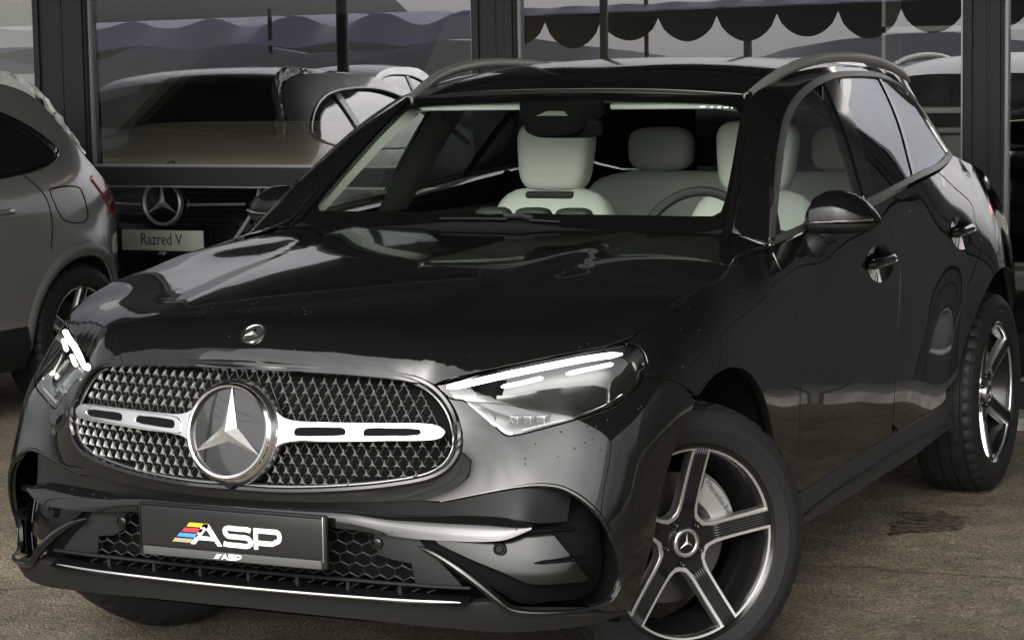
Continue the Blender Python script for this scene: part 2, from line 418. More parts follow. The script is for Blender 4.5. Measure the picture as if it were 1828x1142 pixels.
# ================================================================== SETTING
YF = 4.6                                   # plane of the shopfront glass
asph = mat('wet_asphalt', (.075, .066, .052), .7, 0, .35)
def asphalt(m):
    t = m.node_tree; b = t.nodes['Principled BSDF']; tc = t.nodes.new('ShaderNodeTexCoord')
    def noise(sc, det=6, r=.6):
        n = t.nodes.new('ShaderNodeTexNoise'); n.inputs['Scale'].default_value = sc; n.inputs['Detail'].default_value = det; n.inputs['Roughness'].default_value = r; t.links.new(tc.outputs['Object'], n.inputs['Vector']); return n
    big, mid, fine = noise(.55, 5), noise(5, 6), noise(150, 3, .7)
    vor = t.nodes.new('ShaderNodeTexVoronoi'); vor.inputs['Scale'].default_value = 105; t.links.new(tc.outputs['Object'], vor.inputs['Vector'])
    def ramp(src, c0, c1, p0, p1):
        r = t.nodes.new('ShaderNodeValToRGB'); r.color_ramp.elements[0].color = (*c0, 1); r.color_ramp.elements[1].color = (*c1, 1); r.color_ramp.elements[0].position = p0; r.color_ramp.elements[1].position = p1; t.links.new(src, r.inputs[0]); return r
    stone = ramp(fine.outputs[0], (.045, .038, .029), (.38, .325, .24), .36, .68)
    spk = t.nodes.new('ShaderNodeSeparateColor'); t.links.new(vor.outputs['Color'], spk.inputs[0])
    grain = ramp(spk.outputs[0], (.55, .55, .55), (1.35, 1.35, 1.35), 0, 1)
    m1 = t.nodes.new('ShaderNodeMix'); m1.data_type = 'RGBA'; m1.blend_type = 'MULTIPLY'; m1.inputs[0].default_value = 1; t.links.new(stone.outputs[0], m1.inputs[6]); t.links.new(grain.outputs[0], m1.inputs[7])
    patch = ramp(big.outputs[0], (.62, .62, .62), (1.15, 1.13, 1.08), .38, .62); patch2 = ramp(mid.outputs[0], (.78, .78, .78), (1.12, 1.12, 1.12), .4, .6)
    m2 = t.nodes.new('ShaderNodeMix'); m2.data_type = 'RGBA'; m2.blend_type = 'MULTIPLY'; m2.inputs[0].default_value = 1; t.links.new(m1.outputs[2], m2.inputs[6]); t.links.new(patch.outputs[0], m2.inputs[7])
    m3 = t.nodes.new('ShaderNodeMix'); m3.data_type = 'RGBA'; m3.blend_type = 'MULTIPLY'; m3.inputs[0].default_value = 1; t.links.new(m2.outputs[2], m3.inputs[6]); t.links.new(patch2.outputs[0], m3.inputs[7])
    # fine cracks
    cv = t.nodes.new('ShaderNodeTexVoronoi'); cv.feature = 'DISTANCE_TO_EDGE'; cv.inputs['Scale'].default_value = .55; cn = noise(2.2, 4); mx = t.nodes.new('ShaderNodeMix'); mx.data_type = 'VECTOR'; mx.inputs[0].default_value = .22
    t.links.new(tc.outputs['Object'], mx.inputs[4]); t.links.new(cn.outputs['Color'], mx.inputs[5]); t.links.new(mx.outputs[1], cv.inputs['Vector'])
    cr = ramp(cv.outputs['Distance'], (.35, .35, .35), (1, 1, 1), .0, .007)
    m4 = t.nodes.new('ShaderNodeMix'); m4.data_type = 'RGBA'; m4.blend_type = 'MULTIPLY'; m4.inputs[0].default_value = .8; t.links.new(m3.outputs[2], m4.inputs[6]); t.links.new(cr.outputs[0], m4.inputs[7])
    t.links.new(m4.outputs[2], b.inputs['Base Color'])
    rr = t.nodes.new('ShaderNodeMapRange'); rr.inputs[1].default_value = .35; rr.inputs[2].default_value = .65; rr.inputs[3].default_value = .45; rr.inputs[4].default_value = .85; t.links.new(big.outputs[0], rr.inputs[0]); t.links.new(rr.outputs[0], b.inputs['Roughness'])
    ad = t.nodes.new('ShaderNodeMath'); ad.operation = 'ADD'; t.links.new(fine.outputs[0], ad.inputs[0]); t.links.new(vor.outputs['Distance'], ad.inputs[1])
    bp = t.nodes.new('ShaderNodeBump'); bp.inputs['Strength'].default_value = .7; bp.inputs['Distance'].default_value = .006; t.links.new(ad.outputs[0], bp.inputs['Height']); t.links.new(bp.outputs[0], b.inputs['Normal'])
asphalt(asph)
g = MB(); g.add([(-400, -600, 0), (400, -600, 0), (400, 4.3, 0), (-400, 4.3, 0)], [(0, 1, 2, 3)]); tag(g.build('ground', asph, None, smooth=False), kind='structure')
# wet stain on the asphalt beside the sill
st = MB(); random.seed(4); pts = [(1.36+.33*(1+.25*random.uniform(-1, 1))*math.cos(a), 1.38+.42*(1+.25*random.uniform(-1, 1))*math.sin(a), .004) for a in np.linspace(0, 2*PI, 26, endpoint=False)]
# dark patch position from the photograph's ground point
c_ = at((1655, 935), z=0); pts = [(c_[0]+.13*(1+.3*random.uniform(-1, 1))*math.cos(a), c_[1]+.22*(1+.3*random.uniform(-1, 1))*math.sin(a), .004) for a in np.linspace(0, 2*PI, 30, endpoint=False)]
pts = [tuple(p) for p in crom(np.array(pts)[::2], 6, True)]; st.add(pts, [tuple(range(len(pts)))]); tag(st.build('oil_stain', noise_bump(mat('oil_stain', (.035, .027, .02), .5), 60, .4, 3, .004, ((.020, .016, .012), (.15, .125, .09)), 30), None, smooth=False), kind='structure')

concrete = noise_bump(mat('kerb_concrete', (.26, .25, .22), .85), 60, .4, 5, .004, ((.17, .165, .15), (.32, .31, .28)), 14)
for i, x in enumerate(np.arange(-14, 14, 1.0)):
    k = MB(); k.box(x+.004, x+.996, 4.30, 4.58, -.05, .052, .012); 
    if i == 0: kroot = tag(empty('kerb', (0, 4.44, 0)), kind='structure')
    k.build('kerb_stone', concrete, kroot, Matrix.Translation((0, -4.44, 0)))

# ---- shopfront: posts, transoms, bottom rails and panes
FR = noise_bump(mat('anthracite_frame', (.013, .014, .016), .5, .0, .22), 300, .05, 2, .001)
PANE = glass('shopfront_glass', (.72, .74, .74), .15, fmax=.9, gcol=(.93, .93, 1.0))
sf = tag(empty('shopfront', (0, YF, 0)), 'anthracite framed glass shopfront of the showroom behind the black car', 'shopfront'); SI = Matrix.Translation((0, -YF, 0))
def sfp(mb, name, m): return mb.build(name, m, sf, SI, smooth=False)
posts = [(-9.45, -9.20), (-7.05, -6.80), (-4.68, -4.345), (-2.085, -1.85), (.32, .50), (1.38, 1.56)]
for a, b in posts:
    m = MB(); m.box(a, b, YF-.03, YF+.09, .03, 3.1, .003); 
    mid = a+(b-a)*.52; m.box(mid-.012, mid+.012, YF-.034, YF-.02, .03, 3.1); sfp(m, 'post', FR)
    m = MB(); m.box(a+.01, a+.045, YF-.046, YF-.03, .03, 3.1, .002); m.box(b-.055, b-.01, YF-.046, YF-.03, .03, 3.1, .002); sfp(m, 'post_cover', FR)
for i in range(len(posts)-1):
    a, b = posts[i][1], posts[i+1][0]
    m = MB(); m.box(a, b, YF-.026, YF+.085, .03, .172, .003); sfp(m, 'bottom_rail', FR)
    zt = 1.092 if b < .4 else 2.4
    m = MB(); m.box(a, b, YF-.026, YF+.085, zt-.092, zt, .003); sfp(m, 'transom', FR)
    for z0, z1 in ((.172, zt-.092), (zt, 3.1)):
        m = MB(); m.box(a+.018, b-.018, YF+.018, YF+.022, z0+.012, z1-.012); m.F = [f for f in m.F][:]; 
        # single sheet of glass so that light crosses one reflecting face
        m = MB(); m.add([(a, YF+.02, z0), (b, YF+.02, z0), (b, YF+.02, z1), (a, YF+.02, z1)], [(0, 1, 2, 3)]); sfp(m, 'pane', PANE)
        gk = MB(); 
        for q in ((a, a+.014, z0, z1), (b-.014, b, z0, z1), (a+.014, b-.014, z0, z0+.014), (a+.014, b-.014, z1-.014, z1)): gk.box(q[0], q[1], YF-.004, YF+.018, q[2], q[3])
        sfp(gk, 'glazing_bead', mat('bead_grey', (.22, .225, .23), .4, .5))
m = MB(); m.box(-14, 14, YF-.05, YF+.4, 3.1, 3.35); sfp(m, 'head_rail', FR)
for x in np.arange(1.56, 13.9, 1.55):  # unseen dark panels added so the car's flank mirrors less bright glass
    for z in (.03, 1.57): m = MB(); m.box(x+.006, x+1.544, YF-.04, YF+.2, z+.006, z+1.52, .004); sfp(m, 'added_dark_panel', mat('added_dark_cladding', (.022, .023, .025), .5, 0, .3))
clad = noise_bump(mat('fascia_cladding', (.018, .019, .021), .55), 3, .1, 3, .01)
for i, x in enumerate(np.arange(-14, 14, 2.0)):
    for z in (3.35, 4.95): m = MB(); m.box(x+.006, x+1.994, YF-.06, YF+.3, z+.006, z+1.594, .004); sfp(m, 'fascia_panel', clad)
m = MB(); m.box(-14, 14, YF-.9, YF+.35, 6.56, 6.72); sfp(m, 'roof_edge', FR)
# unseen canopy over the parked car, sized to darken its paint reflections
m = MB(); m.box(-7.4, 9, -3.0, YF-.07, 4.35, 4.62, .01); sfp(m, 'unseen_canopy_slab', clad)
for x in np.arange(-7.35, 8.0, .96):
    m = MB(); m.box(x+.01, x+.95, -2.95, YF-.1, 4.335, 4.349); sfp(m, 'unseen_soffit_board', clad)
for x in (8.7,): m = MB(); m.box(x, x+.16, -2.9, -2.74, 0, 4.35); sfp(m, 'unseen_canopy_column', FR)

# ---- showroom room behind the glass
tile = mat('showroom_floor', (.20, .195, .18), .18, 0, .5)
r = tag(empty('showroom', (0, 9, 0)), kind='structure'); RI = Matrix.Translation((0, -9, 0))
for nm, bx, mt in (('showroom_floor', (-14, 14, YF+.02, 16, -.1, .03), tile), ('back_wall', (-14, 14, 15.8, 16, .03, 3.4), mat('back_wall', (.16, .16, .155), .8)), ('ceiling', (-14, 14, YF+.3, 16, 3.3, 3.4), mat('showroom_ceiling', (.10, .10, .10), .8)),
                   ('side_wall', (-14.2, -14, YF, 16, .03, 3.4), mat('side_wall', (.2, .2, .19), .8)), ('side_wall', (14, 14.2, YF, 16, .03, 3.4), mat('side_wall', (.2, .2, .19), .8))):
    m = MB(); m.box(*bx); m.build(nm, mt, r, RI, smooth=False)
for x in (-1, 1.6, 4.2):
    for y in (8.6,):
        m = MB(); m.box(x-.6, x+.6, y-.12, y+.12, 3.27, 3.298); tag(m.build('ceiling_lamp', mat('lamp_glow', (1, 1, 1), .5, emit=(1, .86, .62), emit_s=1.1), None, smooth=False), 'long lit ceiling lamp inside the showroom', 'lamp', 'ceiling lamps in the showroom')

# ---- behind the photographer: what the glass and the paint mirror
aw = tag(empty('market_awning', (-11, -17.5, 0)), 'long grey awning with dark scalloped valance mirrored in the shopfront glass', 'awning'); AI = Matrix.Translation((11, 17.5, 0))
FAB = mat('awning_fabric', (.52, .49, .60), .9); VAL = mat('valance_dark', (.018, .019, .022), .9)
TW = mat('added_tent_wall', (.72, .72, .74), .9)  # pale walls added so the left panes mirror a lighter grey
V = []; nx = 60
for i in range(nx+1):
    x = -26+13.2*i/nx; wv_ = .10*abs(math.sin(i*.42))+.07*math.sin(i*.9+1); V += [(x, -17.6, 0), (x, -17.55, 1.72+.08*math.sin(i*.5)), (x, -17.5, 1.86+.10*abs(math.sin(i*.35+.6))), (x, -17.9, 2.24+wv_), (x, -20, 2.30+wv_)]
m = MB(); m.add(V, [(5*i, 5*i+1, 5*i+6, 5*i+5) for i in range(nx)]); m.build('added_tent_wall', TW, aw, AI, fixn=False)
m = MB(); m.add(V, [(5*i+j, 5*i+j+1, 5*i+j+6, 5*i+j+5) for i in range(nx) for j in (2, 3)]); m.build('tent_roof', FAB, aw, AI, fixn=False)
V = []
for i in range(61):
    x = -12.9+10.9*i/60; dz = (x+24)*.012-.30; V += [(x, -17.44, 2.44+dz), (x, -17.6, 2.54+dz+.03*abs(math.sin(i*.7))), (x, -18.3, 2.56+dz)]
m = MB(); m.add(V, [(3*i+j, 3*i+j+1, 3*i+j+4, 3*i+j+3) for i in range(60) for j in range(2)]); m.build('awning_edge', FAB, aw, AI, fixn=False)
for k in range(12, 24):
    xa, xb = -24+22*k/24, -24+22*(k+1)/24; dz = (xa+24)*.012-.30; V = []; n = 12; drop = .30+.10*random.random()
    for i in range(n+1):
        t = i/n; x = xa+(xb-xa)*t; V += [(x, -17.45, 2.46+dz), (x, -17.45-.02*math.sin(PI*t), 2.34+dz-drop*math.sin(PI*t)**.6)]
    m = MB(); m.add(V, [(2*i, 2*i+1, 2*i+3, 2*i+2) for i in range(n)]); m.build('valance_scallop', VAL, aw, AI, fixn=False)
for x in (-23.5, -17, -10.5, -3.5):
    m = MB(); m.tube([(x, -17.6, 0), (x, -17.6, 2.5)], .035, 8); m.build('awning_post', mat('pole_grey', (.14, .14, .14), .6), aw, AI)
for i, (x, y, h_, r_) in enumerate(((-7.0, -2.6, 5.2, .055), (-9.6, -14, 6.5, .06), (-13.5, -30, 8, .09))):
    p = tag(empty('utility_pole', (x, y, 0)), ['grey steel pole with chain mirrored in the left glass pane', 'thin grey pole mirrored left of the centre post', 'tall distant pole mirrored in the glass'][i], 'pole')
    m = MB(); m.tube([(0, 0, 0), (0, 0, h_)], [r_, r_*.8], 12); m.build('shaft', mat('pole_grey', (.14, .14, .14), .6), p)
    m = MB(); m.box(-.35, .35, -.03, .03, h_-.4, h_-.32); m.build('cross_arm', mat('pole_grey', (.14, .14, .14), .6), p, smooth=False)
for k in range(3):
    a, b = np.array([-7.0, -2.6, 4.8+.1*k]), np.array([-14-2*k, -30, 7.4]); P = [a+(b-a)*t-np.array([0, 0, 1.1*math.sin(PI*t)]) for t in np.linspace(0, 1, 20)]
    m = MB(); m.tube(P, .012, 5); tag(m.build('overhead_wire', mat('wire_black', (.02, .02, .02), .7), None), 'thin sagging overhead wire mirrored in the glass', 'wire', 'overhead wires')
hill = MB(); V = []; n = 80; random.seed(11)
for i in range(n+1):
    x = -260+420*i/n; hgt = 2.2+1.0*math.sin(i*.31)+.8*math.sin(i*.83+1)+random.random()*1.6; V += [(x, -190, -1), (x, -196, hgt), (x, -240, -1)]
hill.add(V, [(3*i+j, 3*i+3+j, 3*i+4+j, 3*i+1+j) for i in range(n) for j in range(2)]); tag(hill.build('distant_hills', mat('hazed_hill_grey', (.30, .31, .33), .95), None), kind='structure')  # hill colour lightened to stand in for distance haze
# low building far to the right of the photographer: a dark mass for the car's flank to mirror
# ================================================================== THE BLACK CAR (nose towards -y, its left side at +x, front axle at y=0)
car = tag(empty('parked_car'), 'glossy black sport utility vehicle with lit headlights parked in front of the glass', 'car')

# ---- side and nose surface: one height field seen along the diagonal
nose = {
 .20: [(0, -.775), (.3, -.765), (.55, -.73), (.72, -.66), (.82, -.55), (.87, -.44)],
 .34: [(0, -.80), (.3, -.797), (.5, -.789), (.60, -.775), (.73, -.735), (.805, -.69), (.87, -.60), (.905, -.47)],
 .47: [(0, -.838), (.367, -.812), (.50, -.79), (.66, -.745), (.79, -.685), (.868, -.615), (.91, -.52), (.922, -.42)],
 .575: [(0, -.86), (.25, -.838), (.40, -.80), (.517, -.762), (.68, -.705), (.80, -.645), (.872, -.585), (.912, -.49), (.93, -.36)],
 .66: [(0, -.850), (.25, -.832), (.42, -.795), (.56, -.74), (.68, -.678), (.80, -.607), (.875, -.545), (.918, -.45), (.938, -.32)],
 .73: [(0, -.838), (.168, -.829), (.302, -.809), (.345, -.803), (.481, -.767), (.56, -.733), (.658, -.668), (.79, -.585), (.873, -.515), (.922, -.41), (.942, -.28)],
 .80: [(0, -.82), (.3, -.785), (.5, -.735), (.655, -.64), (.78, -.545), (.87, -.455), (.92, -.36), (.942, -.22)],
 .845: [(0, -.803), (.3, -.768), (.494, -.725), (.60, -.655), (.72, -.545), (.82, -.455), (.888, -.380), (.928, -.26)],
}
lamp_top = [(.494, -.73, .845), (.578, -.647, .868), (.72, -.508, .899), (.835, -.376, .917)]
sidesec = {
 -.15: [(.66, .944), (.76, .946), (.84, .938), (.90, .918), (.95, .885), (.985, .868)],
 0.0: [(.75, .948), (.84, .945), (.90, .932), (.955, .905), (.99, .88), (1.01, .866)],
 .25: [(.72, .942), (.84, .940), (.92, .928), (.975, .905), (1.015, .88), (1.04, .86)],
 .45: [(.40, .905), (.5, .922), (.62, .93), (.75, .933), (.88, .93), (.96, .918), (1.02, .895), (1.055, .868), (1.078, .835)],
 .65: [(.30, .90), (.42, .912), (.55, .92), (.70, .925), (.85, .926), (.95, .917), (1.02, .898), (1.07, .868), (1.10, .835)],
 1.0: [(.30, .898), (.42, .91), (.55, .917), (.70, .922), (.85, .924), (.95, .917), (1.03, .897), (1.08, .873), (1.11, .855)],
 1.5: [(.30, .896), (.42, .908), (.55, .916), (.70, .922), (.85, .924), (.95, .918), (1.04, .900), (1.11, .875), (1.15, .857)],
 2.0: [(.30, .885), (.42, .896), (.55, .908), (.70, .922), (.85, .922), (.95, .915), (1.05, .896), (1.13, .868), (1.19, .842)],
 2.4: [(.30, .862), (.40, .874), (.55, .892), (.70, .910), (.85, .920), (.95, .915), (1.05, .893), (1.15, .857), (1.24, .815)],
 2.75: [(.62, .932), (.72, .935), (.84, .932), (.93, .918), (1.02, .893), (1.10, .860), (1.18, .815), (1.23, .780)],
 2.95: [(.66, .926), (.78, .928), (.88, .917), (.96, .896), (1.04, .868), (1.12, .828), (1.20, .770)],
 3.25: [(.40, .86), (.55, .873), (.70, .875), (.84, .865), (.95, .842), (1.04, .812), (1.12, .773)],
 3.55: [(.40, .79), (.55, .80), (.70, .80), (.84, .79), (.95, .77), (1.04, .74), (1.12, .70)],
 3.75: [(.40, .69), (.60, .70), (.84, .69), (1.0, .66)],
}
pins = []; wts = []
for z, L in nose.items():
    for x, y in L:
        pins.append((x, y, z)); wts.append(1.)
        if 0 < x < .2 or x == 0: pass
    # symmetric partners just past the centre line keep the nose flat across x=0
    for x, y in L[1:2]: pins.append((-x*.5, L[0][1]+(y-L[0][1])*.25, z)); wts.append(1.)
for p in lamp_top: pins.append(p); wts.append(1.)
for y, L in sidesec.items():
    for z, x in L: pins.append((x, y, z)); wts.append(1.)
BODY = HF((1, 1, 0), (0, 0, 1), (1, -1, 0), pins, ((-.80, 3.35), (.12, 1.32)), (72, 30), lam=2.5e-5, wts=wts)
print('BODY fit err max', np.abs(BODY.err).max(), 'rms', np.sqrt((BODY.err**2).mean()))

# ---- hood: a calm crowned sheet that rolls down tightly at its front edge
ht = [(0, -.80, .962), (0, -.65, .988), (0, -.5, 1.012), (0, -.25, 1.046), (0, 0, 1.075), (0, .25, 1.10), (0, .5, 1.122), (0, .62, 1.13),
      (.42, -.72, .950), (.42, -.4, 1.009), (.42, -.15, 1.045), (.42, .1, 1.073), (.42, .35, 1.102), (.42, .6, 1.126),
      (.66, -.5, .958), (.66, -.3, .992), (.66, -.1, 1.024), (.66, .1, 1.053), (.66, .3, 1.086), (.64, .5, 1.11), (.62, .68, 1.127),
      (.78, -.35, .958), (.78, -.2, .995), (.78, 0, 1.03), (.77, .25, 1.073),
      (.845, -.35, .938), (.858, -.277, .9625), (.868, -.114, .999), (.866, .09, 1.02), (.845, .355, 1.063), (.79, .53, 1.088), (.72, .65, 1.115)]
ht = [np.array(p) for p in ht]; ht += [p*[-1, 1, 1] for p in ht if p[0] > 0]
HTOP = HF((1, 0, 0), (0, 1, 0), (0, 0, 1), ht, ((-.95, .95), (-.92, .80)), (24, 24), lam=4e-4)
print('HTOP err', np.abs(HTOP.err).max())
ex = np.array([0, .15, .30, .40, .46, .494, .53, .578, .64, .70, .77, .835, .90]); ey = np.array([-.790, -.784, -.768, -.755, -.741, -.728, -.695, -.647, -.588, -.527, -.450, -.376, -.31]); ez = np.array([.874, .8735, .869, .862, .853, .8465, .855, .868, .882, .895, .908, .917, .926])
k5 = lambda v: np.convolve(np.pad(v, 20, mode='edge'), np.ones(41)/41, 'valid')
xf = np.linspace(0, .95, 191); yf, zf = np.interp(xf, ex, ey), np.interp(xf, ex, ez)
k9 = lambda v: np.convolve(np.pad(v, 7, mode='edge'), np.hanning(17)[1:-1]/np.hanning(17)[1:-1].sum(), 'valid')
yf, zf = k9(yf), k9(zf)
hp = []
for x in np.arange(0, .93, .02):
    ye, ze = np.interp(x, xf, yf), np.interp(x, xf, zf)
    A_ = HTOP.h([x], [ye])[0]-ze; Lr = .036+.02*max(0, (x-.5)/.35)
    for y in np.concatenate([ye+np.array([-.03, -.012, 0, .012, .025, .04, .06, .085, .115, .15, .2]), np.arange(ye+.25, .78, .06)]):
        dd = y-ye; fz = math.exp(-max(dd, 0)/Lr) if dd > 0 else 1-dd/Lr*.9
        ridge = -.007/(1+math.exp(-(x-(.40+.10*max(0, y+.3)))/.016))*min(1, max(0, (dd-.05)/.25))
        z = HTOP.h([x], [y])[0]-A_*fz+ridge*(1 if x < .5 else max(0, 1-(x-.5)/.36))
        hp.append((x, y, z))
hp = [np.array(p) for p in hp]; hp += [p*[-1, 1, 1] for p in hp if p[0] > 0]
HOOD = HF((1, 0, 0), (0, 1, 0), (0, 0, 1), hp, ((-.95, .95), (-.92, .82)), (48, 84), lam=3e-6)
print('HOOD err', np.abs(HOOD.err).max())

# ---- windscreen and roof
wl, wu = at((872, 381), x=0), at((1003, 178), x=0)
print('ws centre', wl, wu)
wp = [wl, wu, (.669, .695, 1.159), (.572, 1.115, 1.459), wl+(wl-wu)*.16, wu+(wu-wl)*.1, (wl+wu)/2+np.array([0, -.012, .012]), (.69, .64, 1.115), (.562, 1.17, 1.492), (.625, .90, 1.313),
      (.35, wl[1]+.055, wl[2]-.002), (.33, wu[1]+.025, wu[2]-.004)]
wp = [np.array(p) for p in wp]; wp += [p*[-1, 1, 1] for p in wp if p[0] > 0]
WIND = HF((1, 0, 0), (0, 1, 0), (0, 0, 1), wp, ((-.95, .95), (.2, 1.5)), (20, 18), lam=1e-6)
print('WIND err', np.abs(WIND.err).max())
rp = [(0, 1.10, 1.512), (0, 1.2, 1.545), (0, 1.4, 1.582), (0, 1.8, 1.608), (0, 2.3, 1.605), (0, 2.8, 1.57), (0, 3.3, 1.50),
      (.3, 1.12, 1.510), (.3, 1.4, 1.575), (.3, 1.8, 1.60), (.3, 2.3, 1.597), (.3, 2.8, 1.56), (.3, 3.3, 1.49),
      (.58, 1.175, 1.492), (.60, 1.4, 1.535), (.61, 1.8, 1.567), (.61, 2.3, 1.562), (.59, 2.8, 1.52), (.55, 3.3, 1.45)]
rp = [np.array(p) for p in rp]; rp += [p*[-1, 1, 1] for p in rp if p[0] > 0]
ROOF = HF((1, 0, 0), (0, 1, 0), (0, 0, 1), rp, ((-.8, .8), (.9, 3.5)), (18, 30), lam=2e-6)

# ---- side windows and the pillar / cant rail band
gp = []
for y, xb, zb, xt, zt in ((.6, .848, 1.09, .72, 1.33), (1.0, .856, 1.11, .685, 1.45), (1.4, .860, 1.14, .668, 1.53), (1.7, .856, 1.165, .662, 1.545), (2.1, .838, 1.20, .655, 1.535), (2.5, .80, 1.25, .635, 1.50), (2.8, .765, 1.29, .61, 1.46)):
    gp += [(xb, y, zb), (xt, y, zt), ((xb+xt)/2+.012, y, (zb+zt)/2), (xb+(xb-xt)*.3, y, zb-(zt-zb)*.3), (xt-(xb-xt)*.25, y, zt+(zt-zb)*.2)]
SIDE = HF((0, 1, 0), (0, 0, 1), (1, 0, 0), gp, ((.2, 3.2), (.9, 1.75)), (24, 14), lam=1e-5)
cp = []
for y, a, b in ((.60, (.722, 1.10), (.845, 1.085)), (.80, (.668, 1.238), (.80, 1.225)), (1.0, (.626, 1.385), (.735, 1.352)), (1.17, (.588, 1.492), (.700, 1.455)), (1.4, (.605, 1.533), (.682, 1.515)),
                (1.8, (.615, 1.565), (.668, 1.556)), (2.2, (.615, 1.560), (.662, 1.548)), (2.6, (.60, 1.535), (.642, 1.51)), (3.0, (.57, 1.49), (.60, 1.46))):
    cp += [(a[0], y, a[1])]
    if y < 1.1: cp += [((a[0]+b[0])/2+.012, y, (a[1]+b[1])/2+.012)]

def rs3(path, n):
    P = np.array(path); L = np.concatenate([[0], np.cumsum(np.linalg.norm(np.diff(P, axis=0), axis=1))]); t = np.linspace(0, L[-1], n)
    return np.stack([np.interp(t, L, P[:, k]) for k in range(3)], 1)
def cat(*segs): return np.concatenate([np.array(s, float) for s in segs])
def arcyz(cy, cz, r, a0, a1, n=24): return [(cy+r*math.cos(math.radians(a)), cz+r*math.sin(math.radians(a))) for a in np.linspace(a0, a1, n)]

# shared border lines, traced on the photographed side and laid on the fitted surfaces
L_shut = [(1117, 613), (1160, 573), (1211, 535), (1262, 507), (1292, 489), (1309, 466), (1315, 440), (1308, 418)]
hood_shut = crom([HOOD.P(q)[0] for q in HOOD.px(L_shut)], 5)
body_shut = crom(BODY.P(BODY.px(L_shut[:6])), 5)
print('shut hood', np.round(hood_shut[::5], 3).tolist()); print('shut body', np.round(body_shut[::5], 3).tolist())
# ---- body panels
bq = BODY.px
gap_door = [(1385, 466), (1402, 497), (1418, 548), (1427, 600), (1429, 666), (1427, 760), (1423, 840), (1415, 888)]
gapA = crom(bq(gap_door), 4)
gap_bf = bq([(1150, 669), (1178, 673), (1205, 680), (1222, 690)])
arcF = BODY.fromx(arcyz(.02, .365, .445, 0, 180, 60))            # rear foot -> over -> front foot
lampL = [(1156, 650), (1153, 664), (1139, 690), (1108, 718), (1045, 744), (975, 764), (917, 778), (902, 777), (885, 763), (855, 736), (828, 716), (805, 712), (789, 700), (777, 687)]
lampU = [(777, 687), (805, 681), (860, 664), (930, 648), (1000, 634), (1060, 622), (1117, 613), (1137, 617), (1150, 631), (1156, 650)]
lamp_lo = crom(bq(lampL), 4); lamp_up = crom(bq(lampU), 4)
# split arch at the bumper gap
gi = int(np.argmin(np.linalg.norm(arcF-gap_bf[-1], axis=1)))
fender_ol = cat(lamp_up[-10:], gap_bf[1:] if False else gap_bf, arcF[gi::-1][0:], bq([(1408, 893)]), gapA[::-1], bq([(1366, 447), (1340, 452)]), BODY.q(body_shut)[::-1])
# order: lamp tip -> gap -> arch to the rear -> up the door gap -> hood line forward
tip_i = len(lamp_up)-9
fender_ol = cat(lamp_up[-12:], gap_bf, arcF[:gi][::-1], gapA[::-1], bq([(1366, 447), (1338, 453)]), BODY.q(body_shut)[::-1])
panel('front_fender', BODY, fender_ol, PAINT, car, 0, h=.024, thick=.02)

sill_top = crom(bq([(1411, 889), (1470, 853), (1540, 809), (1592, 776), (1627, 754), (1660, 735), (1688, 719)]), 3)
sill_bot = crom(bq([(1416, 944), (1496, 899), (1560, 858), (1627, 816), (1702, 761)]), 3)
gapB = crom(bq([(1564, 366), (1578, 392), (1598, 436), (1607, 478), (1607, 520), (1602, 600), (1597, 700), (1592, 776)]), 4)
beltF = bq([(1376, 441), (1440, 412), (1500, 388), (1564, 366)])
beltR = bq([(1564, 366), (1600, 346), (1640, 325), (1675, 307)])
si = int(np.argmin(np.linalg.norm(sill_top-gapB[-1], axis=1)))
fdoor = panel('front_door', BODY, cat(beltF, gapB[1:], sill_top[:si][::-1][0:-1], gapA[::-1][1:-1]), PAINT, car, 0, h=.03, thick=.02)
gapC = crom(bq([(1675, 307), (1706, 337), (1735, 366), (1741, 394), (1751, 422), (1751, 447), (1735, 490), (1712, 560), (1697, 630), (1690, 690), (1688, 719)]), 4)
rdoor = panel('rear_door', BODY, cat(beltR, gapC[1:-1], sill_top[si+1:][::-1], gapB[::-1][1:-1]), PAINT, car, 0, h=.03, thick=.02)
arcR = BODY.fromx(arcyz(2.888, .365, .46, 178, 0, 60))
ci = int(np.argmin(np.linalg.norm(gapC-BODY.fromx([(2.40, .80)])[0], axis=1)))
tail = BODY.fromx([(3.70, .40), (3.73, .60), (3.73, .80), (3.71, .95), (3.64, 1.05), (3.48, 1.12)])
qtr_top = BODY.px([(1745, 330), (1720, 306), (1697, 284)])
panel('rear_quarter', BODY, cat(gapC[:-3], arcR[4:], tail, BODY.fromx([(3.28, 1.165), (3.05, 1.20), (2.8, 1.24)]), qtr_top[2:]), PAINT, car, 0, h=.03, thick=.02)
panel('side_skirt', BODY, cat(sill_top, sill_bot[::-1]), mat('skirt_plastic', (.020, .021, .023), .42, 0, .4), car, 0, h=.03, thick=.05, off=.004)

# hood
hood_ol_l = cat([(x, np.interp(x, xf, yf)-.004) for x in (0, .06, .12, .18, .24, .30, .35, .40, .44, .47, .494)], [(x, np.interp(x, xf, yf)-.001) for x in (.52, .55, .578, .61, .64, .67, .70, .735, .77, .80)], crom(HOOD.px(L_shut), 4)[1:], crom(np.array([(.735, .622), (.66, .605), (.50, .555), (.25, .51), (0, .495)]), 5)[1:])
hood_ol = cat(hood_ol_l, (hood_ol_l*[-1, 1])[::-1][1:-1])
panel('hood', HOOD, hood_ol, PAINT, car, 1, h=.015, thick=.02)

